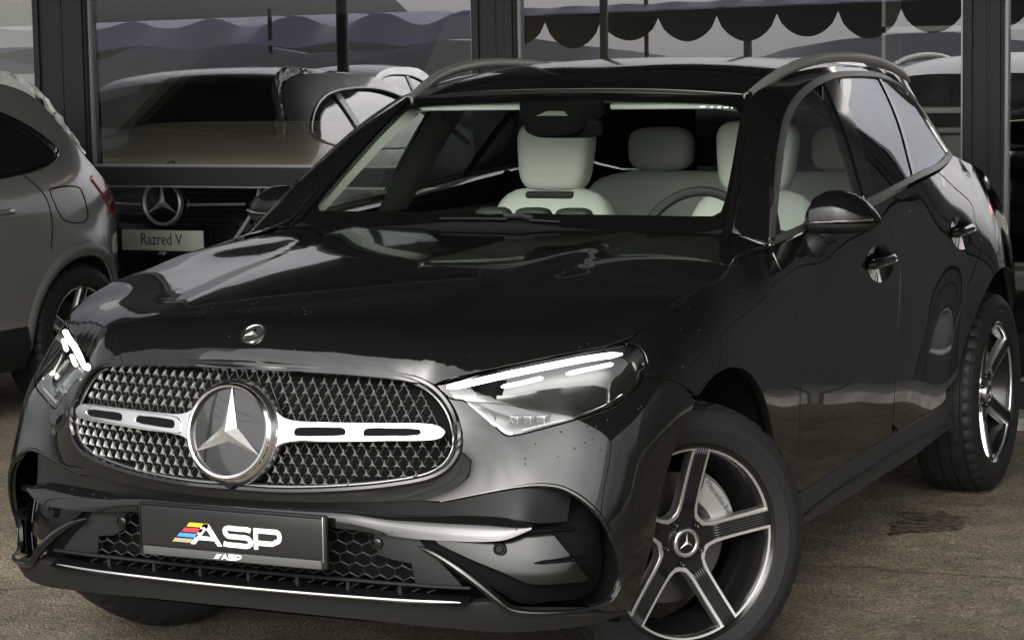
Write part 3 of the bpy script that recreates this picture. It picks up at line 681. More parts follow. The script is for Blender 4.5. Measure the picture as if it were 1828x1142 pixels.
# front bumper skin (left half, mirrored into one piece)
grilleO = [(437, 652), (520, 656), (600, 661), (680, 666), (735, 675), (768, 690), (794, 715), (811, 745), (819, 782), (816, 808), (802, 832), (772, 851), (700, 866), (600, 875), (500, 877), (413, 872)]
go = BODY.P(bq(grilleO[2:])); go3 = crom(np.concatenate([[(0, -.79, .882), (.15, -.777, .879)], go[:-1], [(0, -.857, .588)]]), 5); go3[0, 0] = go3[-1, 0] = 0
gO = BODY.q(go3)
x0 = lambda z: BODY.fromy([(0., z)])[0]
rimO = crom(bq([(785, 895), (870, 878), (925, 868), (966, 865), (1003, 870), (1034, 886), (1063, 911), (1084, 940), (1097, 969), (1107, 1000), (1112, 1030), (1104, 1056), (1087, 1076), (1055, 1086)]), 4)
bump_bot = BODY.P(bq([(1000, 1092), (1055, 1086)]))
bot = BODY.q(np.array([BODY.P(BODY.fromx([(-.46, .235)]))[0]]))
arc_front = arcF[gi:][:int(len(arcF[gi:])*.84)]
skin_lo = BODY.fromy([(.0, .562), (.12, .563), (.25, .566), (.38, .571), (.47, .575)])
skin_lo[0] = x0(.562)
low_edge = crom(bq([(1055, 1086), (1085, 1092), (1125, 1088)]), 3)
gi2 = int(np.argmin(np.linalg.norm(gO-lamp_lo[-1], axis=1)))
bump_ol = cat(gO[::-1][:len(gO)-gi2], lamp_lo[::-1], gap_bf, arc_front, low_edge[::-1][:-1], rimO[::-1], skin_lo[::-1])
bump = panel('front_bumper', BODY, bump_ol, PAINT, car, 2, h=.022, gap=.0015, thick=.018)
# bumper strip between grille and hood edge is covered by the grille frame

# ---- glasshouse
wo_px = [(872, 381), (1000, 381), (1120, 382), (1230, 384), (1272, 384), (1287, 376), (1296, 350), (1308, 285), (1319, 222), (1322, 203), (1312, 190), (1285, 185), (1200, 181), (1100, 179), (1003, 178)]
wv = WIND.px(wo_px); wv[0, 0] = wv[-1, 0] = 0
wvis = cat(wv, (wv*[-1, 1])[::-1][1:-1])
we = np.array([(0, .50), (.25, .515), (.5, .56), (.66, .61), (.715, .65), (.70, .72), (.655, .90), (.61, 1.08), (.585, 1.175), (.45, 1.15), (.2, 1.118), (0, 1.108)])
wext = cat(we, (we*[-1, 1])[::-1][1:-1])
panel('windscreen', WIND, wext, GLCL, car, 1, h=.05, thick=0, gap=.001)
panel('windscreen_frit', WIND, wext, GLOSSB, car, 1, holes=[wvis], h=.04, thick=0, off=-.004, gap=0)
rf = np.array([(0, 1.112), (.25, 1.122), (.45, 1.152), (.582, 1.180), (.598, 1.4), (.61, 1.8), (.61, 2.3), (.575, 2.8), (.47, 3.2), (0, 3.28)])
rfull = cat(crom(rf[:4], 4), crom(rf[3:9], 4)[1:], rf[9:], (cat(crom(rf[:4], 4), crom(rf[3:9], 4)[1:])*[-1, 1])[::-1][:-1])
panel('roof', ROOF, rfull, GLOSSB, car, 1, h=.05, thick=.02)

# side window trim line and panes
trimO = [(1372, 440), (1377, 380), (1384, 310), (1392, 245), (1402, 205), (1420, 172), (1447, 148), (1480, 133), (1530, 129), (1575, 136), (1615, 163), (1655, 215), (1697, 279)]
trimB = [(1697, 283), (1680, 300), (1640, 319), (1600, 340), (1560, 361), (1500, 385), (1440, 410), (1376, 439)]
tO = crom(SIDE.px(trimO), 4); tB = crom(SIDE.px(trimB), 4)
dlo = cat(tO, tB[:-1])
if area2(dlo) < 0: dlo = dlo[::-1]
inn = inset(resamp(dlo, .03), .017)
panel('window_trim', SIDE, dlo, SATIN if False else DSATIN, car, 0, holes=[inn], h=.016, gap=.0, thick=.012, off=.008, hole_thick=.012)
inn2 = inset(resamp(dlo, .03), .012)
def clip_y(poly, fa, fb, n=40):
    """part of poly between two lines y=fa(z) .. y=fb(z)"""
    def half(p, f, keep_gt):
        out = []
        for a, b in zip(p, np.roll(p, -1, 0)):
            ga, gb = a[0]-f(a[1]), b[0]-f(b[1])
            if not keep_gt: ga, gb = -ga, -gb
            if ga >= 0: out.append(a)
            if ga*gb < 0: t = ga/(ga-gb); out.append(a+(b-a)*t)
        return np.array(out)
    return half(half(poly, fa, True), fb, False)
def line_px(p, q):
    a, b = SIDE.px([p, q]); return lambda z: a[0]+(b[0]-a[0])*(z-a[1])/(b[1]-a[1])
sh = lambda f, d: (lambda z: f(z)+d)
lB0 = line_px((1470, 150), (1540, 350)); lB1 = line_px((1493, 145), (1562, 352)); lC0 = line_px((1572, 150), (1630, 322)); lC1 = line_px((1590, 155), (1660, 306))
far = lambda z: -9.; far2 = lambda z: 9.
pn = clip_y(inn2, far, lB0); panel('front_side_window', SIDE, pn, glass('side_glass_clear', (.74, .80, .76), .06), car, 0, h=.05, thick=0, gap=0)
pn = clip_y(inn2, lB0, lB1); panel('b_pillar_cover', SIDE, pn, GLOSSB, car, 0, h=.03, thick=.01, off=.005, gap=.001)
pn = clip_y(inn2, lB1, lC0); panel('rear_side_window', SIDE, pn, GLDK, car, 0, h=.05, thick=0, gap=0)
pn = clip_y(inn2, lC0, sh(lC0, .035)); panel('window_divider', SIDE, pn, GLOSSB, car, 0, h=.03, thick=.01, off=.004, gap=.001)
pn = clip_y(inn2, sh(lC0, .035), far2); panel('quarter_window', SIDE, pn, GLDK, car, 0, h=.05, thick=0, gap=0)

# pillar / cant rail band: also held to the window outline
cp += [tuple(p) for p in SIDE.P(tO)[::2]]; cp += [(.615, 2.865, 1.44), (.685, 2.835, 1.35), (.752, 2.80, 1.268)]
CANT = HF((0, 1, 0), (-1, 0, 1), (1, 0, 1), cp, ((.3, 3.3), (.0, .9)), (22, 18), lam=8e-6)
print('CANT err', np.abs(CANT.err).max())
cpx = crom([(1303, 404), (1318, 330), (1334, 240), (1345, 175)], 4)
wedge3 = WIND.P(np.array([(.715, .65), (.70, .72), (.655, .90), (.61, 1.08), (.585, 1.175)])); redge3 = ROOF.P(np.array([(.598, 1.4), (.61, 1.8), (.605, 2.3), (.585, 2.65), (.562, 2.86)]))
up = CANT.q(np.concatenate([wedge3, redge3])); lo3 = SIDE.P(tO); lo = CANT.q(lo3)
cant_ol = cat(crom(up, 4), CANT.q(np.array([(.615, 2.865, 1.44), (.685, 2.835, 1.35), (.752, 2.80, 1.268)])), lo[::-1], CANT.q(np.array([(.845, .60, 1.075), (.78, .60, 1.10)])))
panel('pillar_frame', CANT, cant_ol, PAINT, car, 0, h=.03, gap=.001, thick=.015)

# roof rails
for sgn in (1, -1):
    m = MB(); rr = crom([(.583, 1.165, 1.492), (.595, 1.28, 1.535), (.612, 1.45, 1.578), (.625, 1.7, 1.607), (.63, 2.05, 1.612), (.625, 2.4, 1.590), (.61, 2.7, 1.548), (.60, 2.82, 1.52)], 6)
    m.tube([(x*sgn, y, z-.014) for x, y, z in rr], np.interp(np.linspace(0, 1, len(rr)), [0, .06, .85, 1], [.015, .0135, .012, .004]), 14, flat=1.35); m.build('roof_rail', mat('rail_satin', (.42, .42, .40), .45, .8), car)

# cowl corner between hood, fender and pillar foot
for sgn in (1, -1):
    a = BODY.P(bq([(1307, 468), (1322, 460), (1340, 453), (1362, 447), (1377, 442)])); b = np.array([WIND.P([[.715, .645]])[0], (.745, .625, 1.112), (.78, .602, 1.103), (.815, .60, 1.09), (.848, .602, 1.078)])
    V = np.concatenate([rs3(a, 12), rs3(a*.5+b*.5+np.array([.004, 0, .006]), 12), rs3(b, 12)])*[sgn, 1, 1]
    mb = MB(); mb.add(V, [(r_*12+i, r_*12+i+1, (r_+1)*12+i+1, (r_+1)*12+i) for r_ in range(2) for i in range(11)]); mb.build('cowl_corner', PAINT, car, fixn=False)

for sgn in (1, -1):
    P = crom(np.concatenate([[(.735, .60, 1.085)], wedge3]), 5)*[sgn, 1, 1]; MB().tube(P+np.array([0, -.002, .002]), .011, 8, flat=.7).build('windscreen_seal', GLOSSB, car)
    P = np.array([(.735, .60, 1.09), (.775, .598, 1.102), (.815, .597, 1.09), (.85, .60, 1.077)])*[sgn, 1, 1]; MB().tube(crom(P, 4), .006, 8).build('pillar_foot_seal', GLOSSB, car)

for sgn in (1, -1):
    q = crom(bq([(1424, 925), (1470, 888), (1540, 842), (1600, 803), (1650, 776), (1690, 757)]), 4); P = (BODY.P(q)+BODY.N(q)*.006)*[sgn, 1, 1]; MB().tube(P, .004, 6).build('skirt_step', PLASTIC, car)
# ================================================================== details of the black car
def both(fn, name, m, parent=car, **k):
    """build a shape (fn fills an MB for the left side) and its mirror image as two parts"""
    res = []
    for sgn in (1, -1):
        mb = fn(); 
        if sgn < 0: mb.V = [(-v[0], v[1], v[2]) for v in mb.V]; mb.F = [tuple(reversed(f)) for f in mb.F]
        res.append(mb.build(name, m, parent[0 if sgn > 0 else 1] if isinstance(parent, (list, tuple)) else parent, **k))
    return res
def on(pts, off=0., n=4, S=None):
    """smooth path along photographed points on the body surface"""
    S = S or BODY
    q = crom(S.px(pts), n); o = off if np.isscalar(off) else np.interp(np.linspace(0, 1, len(q)), np.linspace(0, 1, len(off)), off)[:, None]
    return S.P(q)+S.N(q)*o
def strip(T, Bq, rows=8, bulge=.0, bdir=None):
    """loft between two equal-length 3D polylines with a rounded belly"""
    T, Bq = np.array(T), np.array(Bq); n = len(T); V = []
    d = np.array((0, -1, 0.)) if bdir is None else np.array(bdir, float)
    for r in range(rows):
        t = r/(rows-1); V += list(T*(1-t)+Bq*t+d*bulge*math.sin(PI*t))
    F = [(r*n+i, r*n+i+1, (r+1)*n+i+1, (r+1)*n+i) for r in range(rows-1) for i in range(n-1)]
    return V, F
def rs(path, n):
    P = np.array(path); L = np.concatenate([[0], np.cumsum(np.linalg.norm(np.diff(P, axis=0), axis=1))]); t = np.linspace(0, L[-1], n)
    return np.stack([np.interp(t, L, P[:, k]) for k in range(3)], 1)
def sq(c, r, e=.35, n=20, m=12, taper=0.):
    """superellipsoid: soft box for upholstery and covers"""
    V = []; F = []
    for j in range(m+1):
        ph = -PI/2+PI*j/m
        for i in range(n):
            th = 2*PI*i/n; f = lambda w: math.copysign(abs(w)**e, w)
            z = f(math.sin(ph)); k = 1-taper*z
            V.append((c[0]+r[0]*k*f(math.cos(ph))*f(math.cos(th)), c[1]+r[1]*f(math.cos(ph))*f(math.sin(th)), c[2]+r[2]*z))
    for j in range(m):
        for i in range(n): F.append((j*n+i, j*n+(i+1) % n, (j+1)*n+(i+1) % n, (j+1)*n+i))
    return V, F

# ---------------- grille
gr = empty('grille', (0, -.84, .73), parent=car)
GI = Matrix.Translation((0, .84, -.73))       # children keep car coordinates
frame_path = np.concatenate([go3, (go3*[-1, 1, 1])[::-1][1:-1]])
m = MB(); m.tube(frame_path+np.array([0, .004, 0]), .0095, 8, closed=True); m.build('grille_frame', GLOSSB, gr, GI)
gin = inset(resamp(gO if area2(gO) > 0 else gO[::-1], .02), .012)
ginr = [BODY.P(gin)*1]
fr2 = np.concatenate([BODY.P(BODY.q(go3)), (go3*[-1, 1, 1])[::-1][1:-1]])
cxz = np.array([0, 0, .73]); sc = np.array([.968, 1, .93])
m = MB(); m.tube((frame_path-cxz)*sc+cxz+np.array([0, .006, 0]), .0028, 6, closed=True); m.build('inner_trim_line', DSATIN, gr, GI)
m = MB(); m.tube((frame_path-cxz)*np.array([.985, 1, .965])+cxz+np.array([0, .016, 0]), .011, 6, closed=True); m.build('grille_surround', PLASTIC, gr, GI)
# back of the grille
gpoly = np.stack([np.concatenate([go3[:, 0], -go3[::-1][1:-1, 0]]), np.concatenate([go3[:, 2], go3[::-1][1:-1, 2]])], 1)
class FrontMap:
    """front view (x,z) mapped on the nose surface, both sides"""
    def __init__(s, off): s.off = off; xs = np.linspace(0, .62, 42); zs = np.linspace(.55, .92, 30); s.xs, s.zs = xs, zs; G = [(x, z) for x in xs for z in zs]; s.Y = BODY.P(BODY.fromy(G))[:, 1].reshape(42, 30)
    def y(s, x, z):
        x = np.clip(np.abs(x), 0, .6199)/.62*41; z = np.clip((np.asarray(z)-.55)/.37, 0, .9999)*29; i, j = x.astype(int), z.astype(int); a, b = x-i, z-j
        return s.Y[i, j]*(1-a)*(1-b)+s.Y[i+1, j]*a*(1-b)+s.Y[i, j+1]*(1-a)*b+s.Y[i+1, j+1]*a*b
    def P(s, Q, off=0.): Q = np.atleast_2d(Q); return np.stack([Q[:, 0], s.y(Q[:, 0], Q[:, 1])-s.off-off, Q[:, 1]], 1)
    def N(s, Q):
        Q = np.atleast_2d(Q); e = .012; gx = (s.y(Q[:, 0]+e, Q[:, 1])-s.y(Q[:, 0]-e, Q[:, 1]))/(2*e); gz = (s.y(Q[:, 0], Q[:, 1]+e)-s.y(Q[:, 0], Q[:, 1]-e))/(2*e)
        N = np.stack([gx, -np.ones(len(Q)), gz], 1); return N/np.linalg.norm(N, axis=1)[:, None]
FM = FrontMap(-.012)
V, F, N = panel_data(FrontMap(-.05), gpoly*[.99, 1]+[0, 0], h=.04, gap=-.004, thick=0)
link('grille_back', mesh('grille_back', V, F, True, N), DARK, gr, GI)
# little three-pointed studs on a wire lattice
def stud():
    V = []; F = []
    out = []
    for k in range(3):
        a = PI/2+k*2*PI/3; L = .0128 if k == 0 else .0106; out.append((L*math.cos(a), L*math.sin(a))); b = a+PI/3; out.append((.0025*math.cos(b), .0025*math.sin(b)))
    V = [(x, .002, z) for x, z in out]+[(x*.86, -.004, z*.86) for x, z in out]+[(0, -.0095, 0)]
    F = [(i, (i+1) % 6, (i+1) % 6+6, i+6) for i in range(6)]+[(i+6, (i+1) % 6+6, 12) for i in range(6)]
    me = mesh('grille_stud', V, F, False); return me
import bmesh
sm_ = stud(); bm = bmesh.new(); bm.from_mesh(sm_); bmesh.ops.recalc_face_normals(bm, faces=bm.faces); bm.to_mesh(sm_); bm.free(); sm_.materials.append(STUD)
gin_poly = (gpoly-[0, .73])*[.958, .925]+[0, .73]
rows = [.868-.0233*i for i in range(12)]; pos = []
for i, z in enumerate(rows):
    for k in range(-24, 25):
        x = .0288*(k+(.5 if i % 2 else 0)); pos.append((x, z, i, k))
pos = np.array(pos); inside = inpoly(pos[:, :2], gin_poly)
emb_c = (0., .727); barz = np.interp(np.abs(pos[:, 0]), [0, .12, .17, .53], [.727, .731, .733, .741])
free = inside & (np.hypot(pos[:, 0], pos[:, 1]-.727) > .137) & ~((np.abs(pos[:, 1]-barz) < .031) & (np.abs(pos[:, 0]) < .548))
sp = pos[free]; P3 = FM.P(sp[:, :2]); N3 = FM.N(sp[:, :2])
order = np.argsort(np.linalg.norm(P3-CAMP, axis=1))
restV = MB()
for rank, i in enumerate(order):
    n = Vector(N3[i]); q = n.to_track_quat('-Y', 'Z'); M = Matrix.Translation(Vector(P3[i])) @ q.to_matrix().to_4x4()
    if rank < 300: link('grille_stud', sm_, None, gr, GI @ M)
    else: restV.add([(M @ v.co)[:] for v in sm_.vertices], [p.vertices[:] for p in sm_.polygons])
if restV.V: tag(restV.build('grille_studs', STUD, gr, GI, smooth=False), kind='stuff')
wire = MB(); okp = {(int(p[2]), int(p[3])): j for j, p in enumerate(pos) if inside[j]}
PW = FM.P(pos[:, :2])+np.array([0, .004, 0])
for (i, k), j in okp.items():
    for dk in ((0, -1) if i % 2 == 0 else (0, 1)):
        j2 = okp.get((i+1, k+dk))
        if j2 is not None and np.hypot(pos[j, 0], pos[j, 1]-.727) > .10: wire.tube([PW[j], PW[j2]], .0011, 4)
wire.build('grille_lattice', mat('lattice_grey', (.045, .045, .044), .5, .5), gr, GI, smooth=False, fixn=False)
# chrome bar with slots, each side
barO = [(486, 716), (490, 727), (498, 738), (510, 747), (528, 752), (560, 754), (620, 755.5), (690, 756), (757, 757), (782, 761), (794, 770.5), (789, 779), (775, 784), (700, 786), (652, 787), (598, 788), (519, 788), (501, 793), (490, 803), (484, 818)]
plateO = [(514, 780), (517, 769), (523, 761), (535, 757.5), (600, 758), (690, 758.5), (760, 760), (768, 765), (770, 773), (763, 780), (700, 783), (600, 785), (528, 786), (516, 785)]
slot1 = [(528, 771), (531, 765), (537, 763), (600, 763.5), (614, 764), (620, 769), (619, 776), (612, 778), (580, 779), (537, 779), (529, 777)]
slot2 = [(651, 774), (653, 768), (660, 764.5), (700, 764.5), (745, 765.5), (752, 768), (753, 774), (745, 777.5), (700, 778.5), (658, 779), (652, 778)]
bo = bq(barO)
panel('grille_bar', BODY, crom(bo, 3, True), SATIN, gr, 0, h=.012, gap=0, thick=.03, off=.008)
po = crom(bq(plateO), 2, True); s1, s2 = crom(bq(slot1), 2, True), crom(bq(slot2), 2, True)
panel('grille_bar_plate', BODY, po, CHROME, gr, 0, holes=[s1, s2], h=.010, gap=0, thick=.006, off=.0115)
for s_ in (s1, s2): panel('bar_slot', BODY, s_, DARK, gr, 0, h=.02, gap=-.001, thick=0, off=.0088)
for o in gr.children:
    if o.name.split('.')[0] in ('grille_bar', 'grille_bar_plate', 'bar_slot'): o.matrix_local = GI
# emblem
EMB = Matrix.Translation((0, -.857, .727)) @ Matrix.Rotation(math.radians(-11), 4, 'X')
m = MB(); m.lathe([(.035, .131), (.015, .1285), (.005, .124), (-.003, .118), (-.004, .112)], 72, 'y'); m.build('emblem_dish', SATIN, gr, GI @ EMB, fixn=False)
m = MB(); m.lathe([(.004, .1185), (-.008, .1175), (-.013, .112), (-.012, .107), (-.004, .1045), (.006, .104)], 72, 'y'); m.build('emblem_ring', CHROME, gr, GI @ EMB, fixn=False)
m = MB(); m.lathe([(.0, .108), (-.0015, .07), (-.002, .0001)], 72, 'y'); m.build('emblem_disc', mat('emblem_glass', (.010, .010, .010), .05, 0, .3, .6, .01, coat_ior=1.45), gr, GI @ EMB, fixn=False)
def star3(R, w, hgt, y0=0.):
    V = [(0, -hgt+y0, 0)]; F = []
    for k in range(3):
        a = PI/2+k*2*PI/3; b = a+PI/3; V += [(R*math.cos(a), y0-hgt*.12, R*math.sin(a)), (w*math.cos(b), y0, w*math.sin(b))]
    for k in range(3):
        t_, r_, l_ = 1+2*k, 2+2*k, 2+2*((k+2) % 3); F += [(0, r_, t_), (0, t_, l_)]
    return V, F
m = MB(); m.add(*star3(.108, .0235, .020, -.002)); m.build('emblem_star', mat('star_silver', (.72, .72, .70), .34, .9), gr, GI @ EMB, smooth=False)
m = MB(); m.lathe([(.02, .016), (-.008, .015), (-.011, .010), (-.012, .0001)], 20, 'y'); m.build('camera_eye', PLASTIC, gr, GI @ Matrix.Translation((0, -.862, .606)), fixn=False)

# hood badge
bn = HOOD.N([[0, -.737]])[0]; bpz = HOOD.P([[0, -.737]])[0]
BM = Matrix.Translation(Vector(bpz+bn*.001)) @ Vector(bn).to_track_quat('-Y', 'Z').to_matrix().to_4x4()
hb = [o for o in car.children if o.name.startswith('hood')][0]
m = MB(); m.lathe([(.002, .0335), (-.003, .0325), (-.0035, .027), (-.002, .0255)], 36, 'y'); m.build('badge_ring', SATIN, hb, BM, fixn=False)
m = MB(); m.lathe([(.0, .026), (-.001, .0001)], 36, 'y'); m.build('badge_disc', mat('badge_dark', (.05, .05, .05), .3, .6), hb, BM, fixn=False)
m = MB(); m.add(*star3(.0235, .005, .005, -.001)); m.build('badge_star', CHROME, hb, BM, smooth=False)

# ---------------- headlights
lamp_ol = cat(lamp_up[:-1], lamp_lo[:-1])
HL = [empty('headlight', (.70, -.58, .81), parent=car), empty('headlight', (-.70, -.58, .81), parent=car)]
HI = [Matrix.Translation((-.70, .58, -.81)), Matrix.Translation((.70, .58, -.81))]
def lamp_panel(name, ol, m, **k):
    for i, o in enumerate(panel(name, BODY, ol, m, None, 0, **k)): o.parent = HL[i]; o.matrix_local = HI[i]
def lamp_shape(fn, name, m, **k):
    for i, o in enumerate(both(fn, name, m, None, **k)): o.parent = HL[i]; o.matrix_local = HI[i]
lamp_panel('lamp_lens', lamp_ol, GLLENS, h=.018, gap=.003, thick=.004)
lamp_panel('lamp_housing', lamp_ol, LAMPD, h=.02, gap=-.01, thick=0, off=-.065)
def rimshape():
    mb = MB(); q = np.concatenate([lamp_up[:-1], lamp_lo[:-1]]); q = inset(q if area2(q) > 0 else q[::-1], .004)
    a = BODY.P(q)-BODY.N(q)*.002; b = BODY.P(q)-BODY.N(q)*.065; n = len(q)
    return mb.add(list(a)+list(b), [(i, (i+1) % n, n+(i+1) % n, n+i) for i in range(n)])
lamp_shape(rimshape, 'lamp_wall', GLOSSB)
def drlbar():
    P = on([(798, 690), (840, 681), (900, 667), (960, 655), (1030, 641), (1080, 633), (1113, 629)], -.009, 5); r = np.interp(np.linspace(0, 1, len(P)), [0, .06, .9, 1], [.004, .0100, .009, .003])
    return MB().tube(P, r, 8, flat=.8)
lamp_shape(drlbar, 'daytime_light_bar', DRL)
for a in ([(897, 686), (925, 681), (950, 675), (972, 670)], [(1013, 663), (1045, 656), (1075, 650), (1098, 645)]):
    lamp_shape(lambda a=a: MB().tube(on(a, -.014, 5), [.003]+[.0068]*14+[.002], 8, flat=.8), 'light_blade', mat('blade_light', (1, 1, 1), .3, emit=(1, .985, .94), emit_s=.75))
lamp_shape(lambda: MB().tube(on([(812, 716), (835, 720), (860, 738), (890, 760), (908, 771), (916, 772)], -.014, 5), .0032, 6), 'lower_light_line', DRL2)
lamp_panel('lamp_reflector', crom(bq([(806, 701), (860, 694), (930, 690), (1000, 678), (1092, 676), (1094, 700), (1060, 716), (1015, 727), (960, 716), (900, 706), (850, 706)]), 3, True), LAMPC, h=.012, gap=0, thick=.015, off=-.045)
lamp_panel('lamp_side_reflector', crom(bq([(1098, 672), (1118, 655), (1138, 636), (1147, 645), (1140, 672), (1118, 700), (1097, 712)]), 3, True), LAMPC, h=.012, gap=0, thick=.015, off=-.03)
lamp_panel('lamp_shelf', crom(bq([(860, 712), (940, 718), (1010, 728), (1050, 735), (1000, 748), (960, 742), (915, 735)]), 3, True), mat('lamp_grey', (.12, .125, .13), .3, .6), h=.014, gap=0, thick=.01, off=-.04)
lamp_shape(lambda: MB().tube(on([(935, 766), (985, 752), (1040, 737), (1090, 716), (1115, 700)], -.016, 5), .0042, 6), 'lower_chrome_edge', CHROME)
for k in range(3):
    def proj_l(k=k):
        c = on([(928+23*k, 742-1.5*k), (929+23*k, 742-1.5*k)], -.036, 1)[0]; mb = MB(); mb.box(c[0]-.012, c[0]+.012, c[1]-.018, c[1]+.02, c[2]-.010, c[2]+.010, .003); return mb
    lamp_shape(proj_l, 'projector_module', mat('projector_frame', (.35, .35, .35), .2, 1.))
    def proj_e(k=k):
        c = on([(928+23*k, 742-1.5*k), (929+23*k, 742-1.5*k)], -.036, 1)[0]; mb = MB(); mb.box(c[0]-.009, c[0]+.009, c[1]-.0195, c[1]-.017, c[2]-.0075, c[2]+.0075, .0008); return mb
    lamp_shape(proj_e, 'projector_lens', mat('projector_lens', (.01, .01, .012), .05, 0, 1., 1.))

# ---------------- bumper details
def bchild(fn, name, m, **k):
    res = both(fn, name, m, None, **k)
    for o in res: o.parent = bump
    return res
bchild(lambda: MB().tube(BODY.P(rimO)-BODY.N(rimO)*.004, np.interp(np.linspace(0, 1, len(rimO)), [0, .2, .45, .6, .75, 1], [.003, .006, .008, .006, .003, .0015]), 10), 'intake_rim', PAINT)
ins_ol = crom(bq([(700, 926), (785, 899), (870, 884), (925, 874), (966, 871), (1003, 876), (1034, 892), (1063, 917), (1084, 946), (1098, 975), (1106, 1010), (1106, 1035), (1094, 1060), (1060, 1086), (976, 1096), (912, 1094), (860, 1056), (800, 1014), (746, 978), (712, 955)]), 3, True)
class Sunk:
    """the nose surface pushed in towards its outer end"""
    def P(s, Q, off=0.):
        Q = np.atleast_2d(Q); p = BODY.P(Q); d = np.clip((p[:, 0]-.50)/.30, 0, 1)*.125+.022; return p-BODY.N(Q)*d[:, None]*np.array([.5, 1, .2])
    def N(s, Q): return BODY.N(Q)
for o in panel('intake_insert', Sunk(), ins_ol, VENT, None, 0, h=.02, gap=-.004, thick=0): o.parent = bump
ins2 = crom(bq([(770, 962), (820, 945), (872, 952), (930, 952), (968, 956), (1003, 990), (1040, 1024), (1062, 1046), (1010, 1054), (965, 1056), (930, 1052), (880, 1026), (820, 996)]), 3, True)
class Sunk2(Sunk):
    def P(s, Q, off=0.):
        Q = np.atleast_2d(Q); p = BODY.P(Q); d = np.clip((p[:, 0]-.50)/.30, 0, 1)*.085+.012; return p-BODY.N(Q)*d[:, None]*np.array([.5, 1, .2])
for o in panel('intake_cover', Sunk2(), ins2, mat('cover_black', (.004, .004, .004), .12, 0, .3), None, 0, h=.02, gap=0, thick=.012): o.parent = bump
for pts, offs in (([(882, 951), (930, 948), (985, 944), (1030, 942)], (-.014, -.014, -.02, -.045)), ([(953, 1004), (990, 1001), (1025, 998), (1058, 995)], (-.02, -.018, -.025, -.05))):
    def fin(pts=pts, offs=offs):
        P = on(pts, offs, 5); return MB().tube(P, np.interp(np.linspace(0, 1, len(P)), [0, .15, 1], [.003, .011, .014]), 10, flat=.42)
    bchild(fin, 'intake_fin', VENT)
# bright cross beam under the skin edge
def beam():
    top = np.concatenate([BODY.P(BODY.fromy([(0, .546), (.15, .546), (.30, .547)])), BODY.P(bq([(690, 920), (745, 921), (830, 922), (890, 925), (930, 932), (950, 939)]))]); top[0, 0] = 0
    bt = np.concatenate([BODY.P(BODY.fromy([(0, .505), (.15, .505), (.30, .505)])), BODY.P(bq([(690, 954), (745, 961), (800, 964), (860, 966), (905, 962), (950, 944)]))]); bt[0, 0] = 0
    top = rs(crom(top, 4), 60)+np.array([0, .014, 0]); bt = rs(crom(bt, 4), 60)+np.array([0, -.004, 0])
    return MB().add(*strip(top, bt, 12, .006, (0, -.8, .6)))
bchild(beam, 'bumper_beam', PAINT, fixn=False)
def under():
    top = np.concatenate([BODY.P(skin_lo), BODY.P(bq([(785, 897), (870, 882), (925, 873), (966, 871), (1003, 876)]))-np.array([(0, 0, 0)]*3+[(.0, -.02, 0), (.0, -.06, 0)])]); top[0, 0] = 0
    bt = np.concatenate([BODY.P(BODY.fromy([(0, .546), (.15, .546), (.30, .547)])), BODY.P(bq([(690, 920), (745, 921), (830, 922), (890, 925), (930, 932), (950, 939), (985, 942)]))-np.array([(0, 0, 0)]*5+[(0, -.025, 0), (0, -.07, 0)])]); bt[0, 0] = 0
    return MB().add(*strip(rs(crom(top, 4), 60)+np.array([0, .004, 0]), rs(crom(bt, 4), 60)+np.array([0, .016, 0]), 6))
bchild(under, 'bumper_shadow_panel', PLASTIC, fixn=False)
def lfin():
    P = on([(745, 974), (775, 986), (815, 1010), (855, 1040), (890, 1070), (912, 1086), (945, 1092), (1000, 1092), (1055, 1086)], (.002, .004, .004, .002, .0, -.004), 5)
    r = np.interp(np.linspace(0, 1, len(P)), [0, .08, .28, .5, .75, .9, 1], [.002, .010, .016, .014, .010, .006, .003])
    return MB().tube(P, r, 12, flat=.75)
bchild(lfin, 'lower_blade', PAINT)
# lower intake: honeycomb, closed plate with sensor, ledge, slats
lo_poly = np.array([(-.60, .375), (.60, .375), (.52, .44), (.45, .515), (-.45, .515), (-.52, .44)])
class FrontLow(FrontMap):
    def __init__(s, off): s.off = off; xs = np.linspace(0, .66, 42); zs = np.linspace(.18, .60, 30); G = [(x, z) for x in xs for z in zs]; s.Y = BODY.P(BODY.fromy(G))[:, 1].reshape(42, 30)
    def y(s, x, z):
        x = np.clip(np.abs(x), 0, .6599)/.66*41; z = np.clip((np.asarray(z)-.18)/.42, 0, .9999)*29; i, j = x.astype(int), z.astype(int); a, b = x-i, z-j
        return s.Y[i, j]*(1-a)*(1-b)+s.Y[i+1, j]*a*(1-b)+s.Y[i, j+1]*(1-a)*b+s.Y[i+1, j+1]*a*b
FL = FrontLow(-.022)
V, F, N = panel_data(FrontLow(-.07), lo_poly*[1.02, 1], h=.05, gap=0, thick=0); link('intake_back', mesh('intake_back', V, F, True, N), DARK, bump)
hexm = MB(); cw = .0405
for r_ in range(6):
    for k in range(-14, 15):
        cx, cz = cw*(k+(.5 if r_ % 2 else 0)), .372+r_*.0268
        if abs(cx) > .505-max(0, cz-.42)*.6 or cz > .512: continue
        pts = [(cx+cw*.5*x_, cz+.0179*z_) for x_, z_ in ((0, 1), (1, .5), (1, -.5), (0, -1))]
        pp = FL.P(np.array(pts)); hexm.tube(pp, .0024, 5)
hexm.build('lower_grille_mesh', PLASTIC, bump, smooth=False, fixn=False)
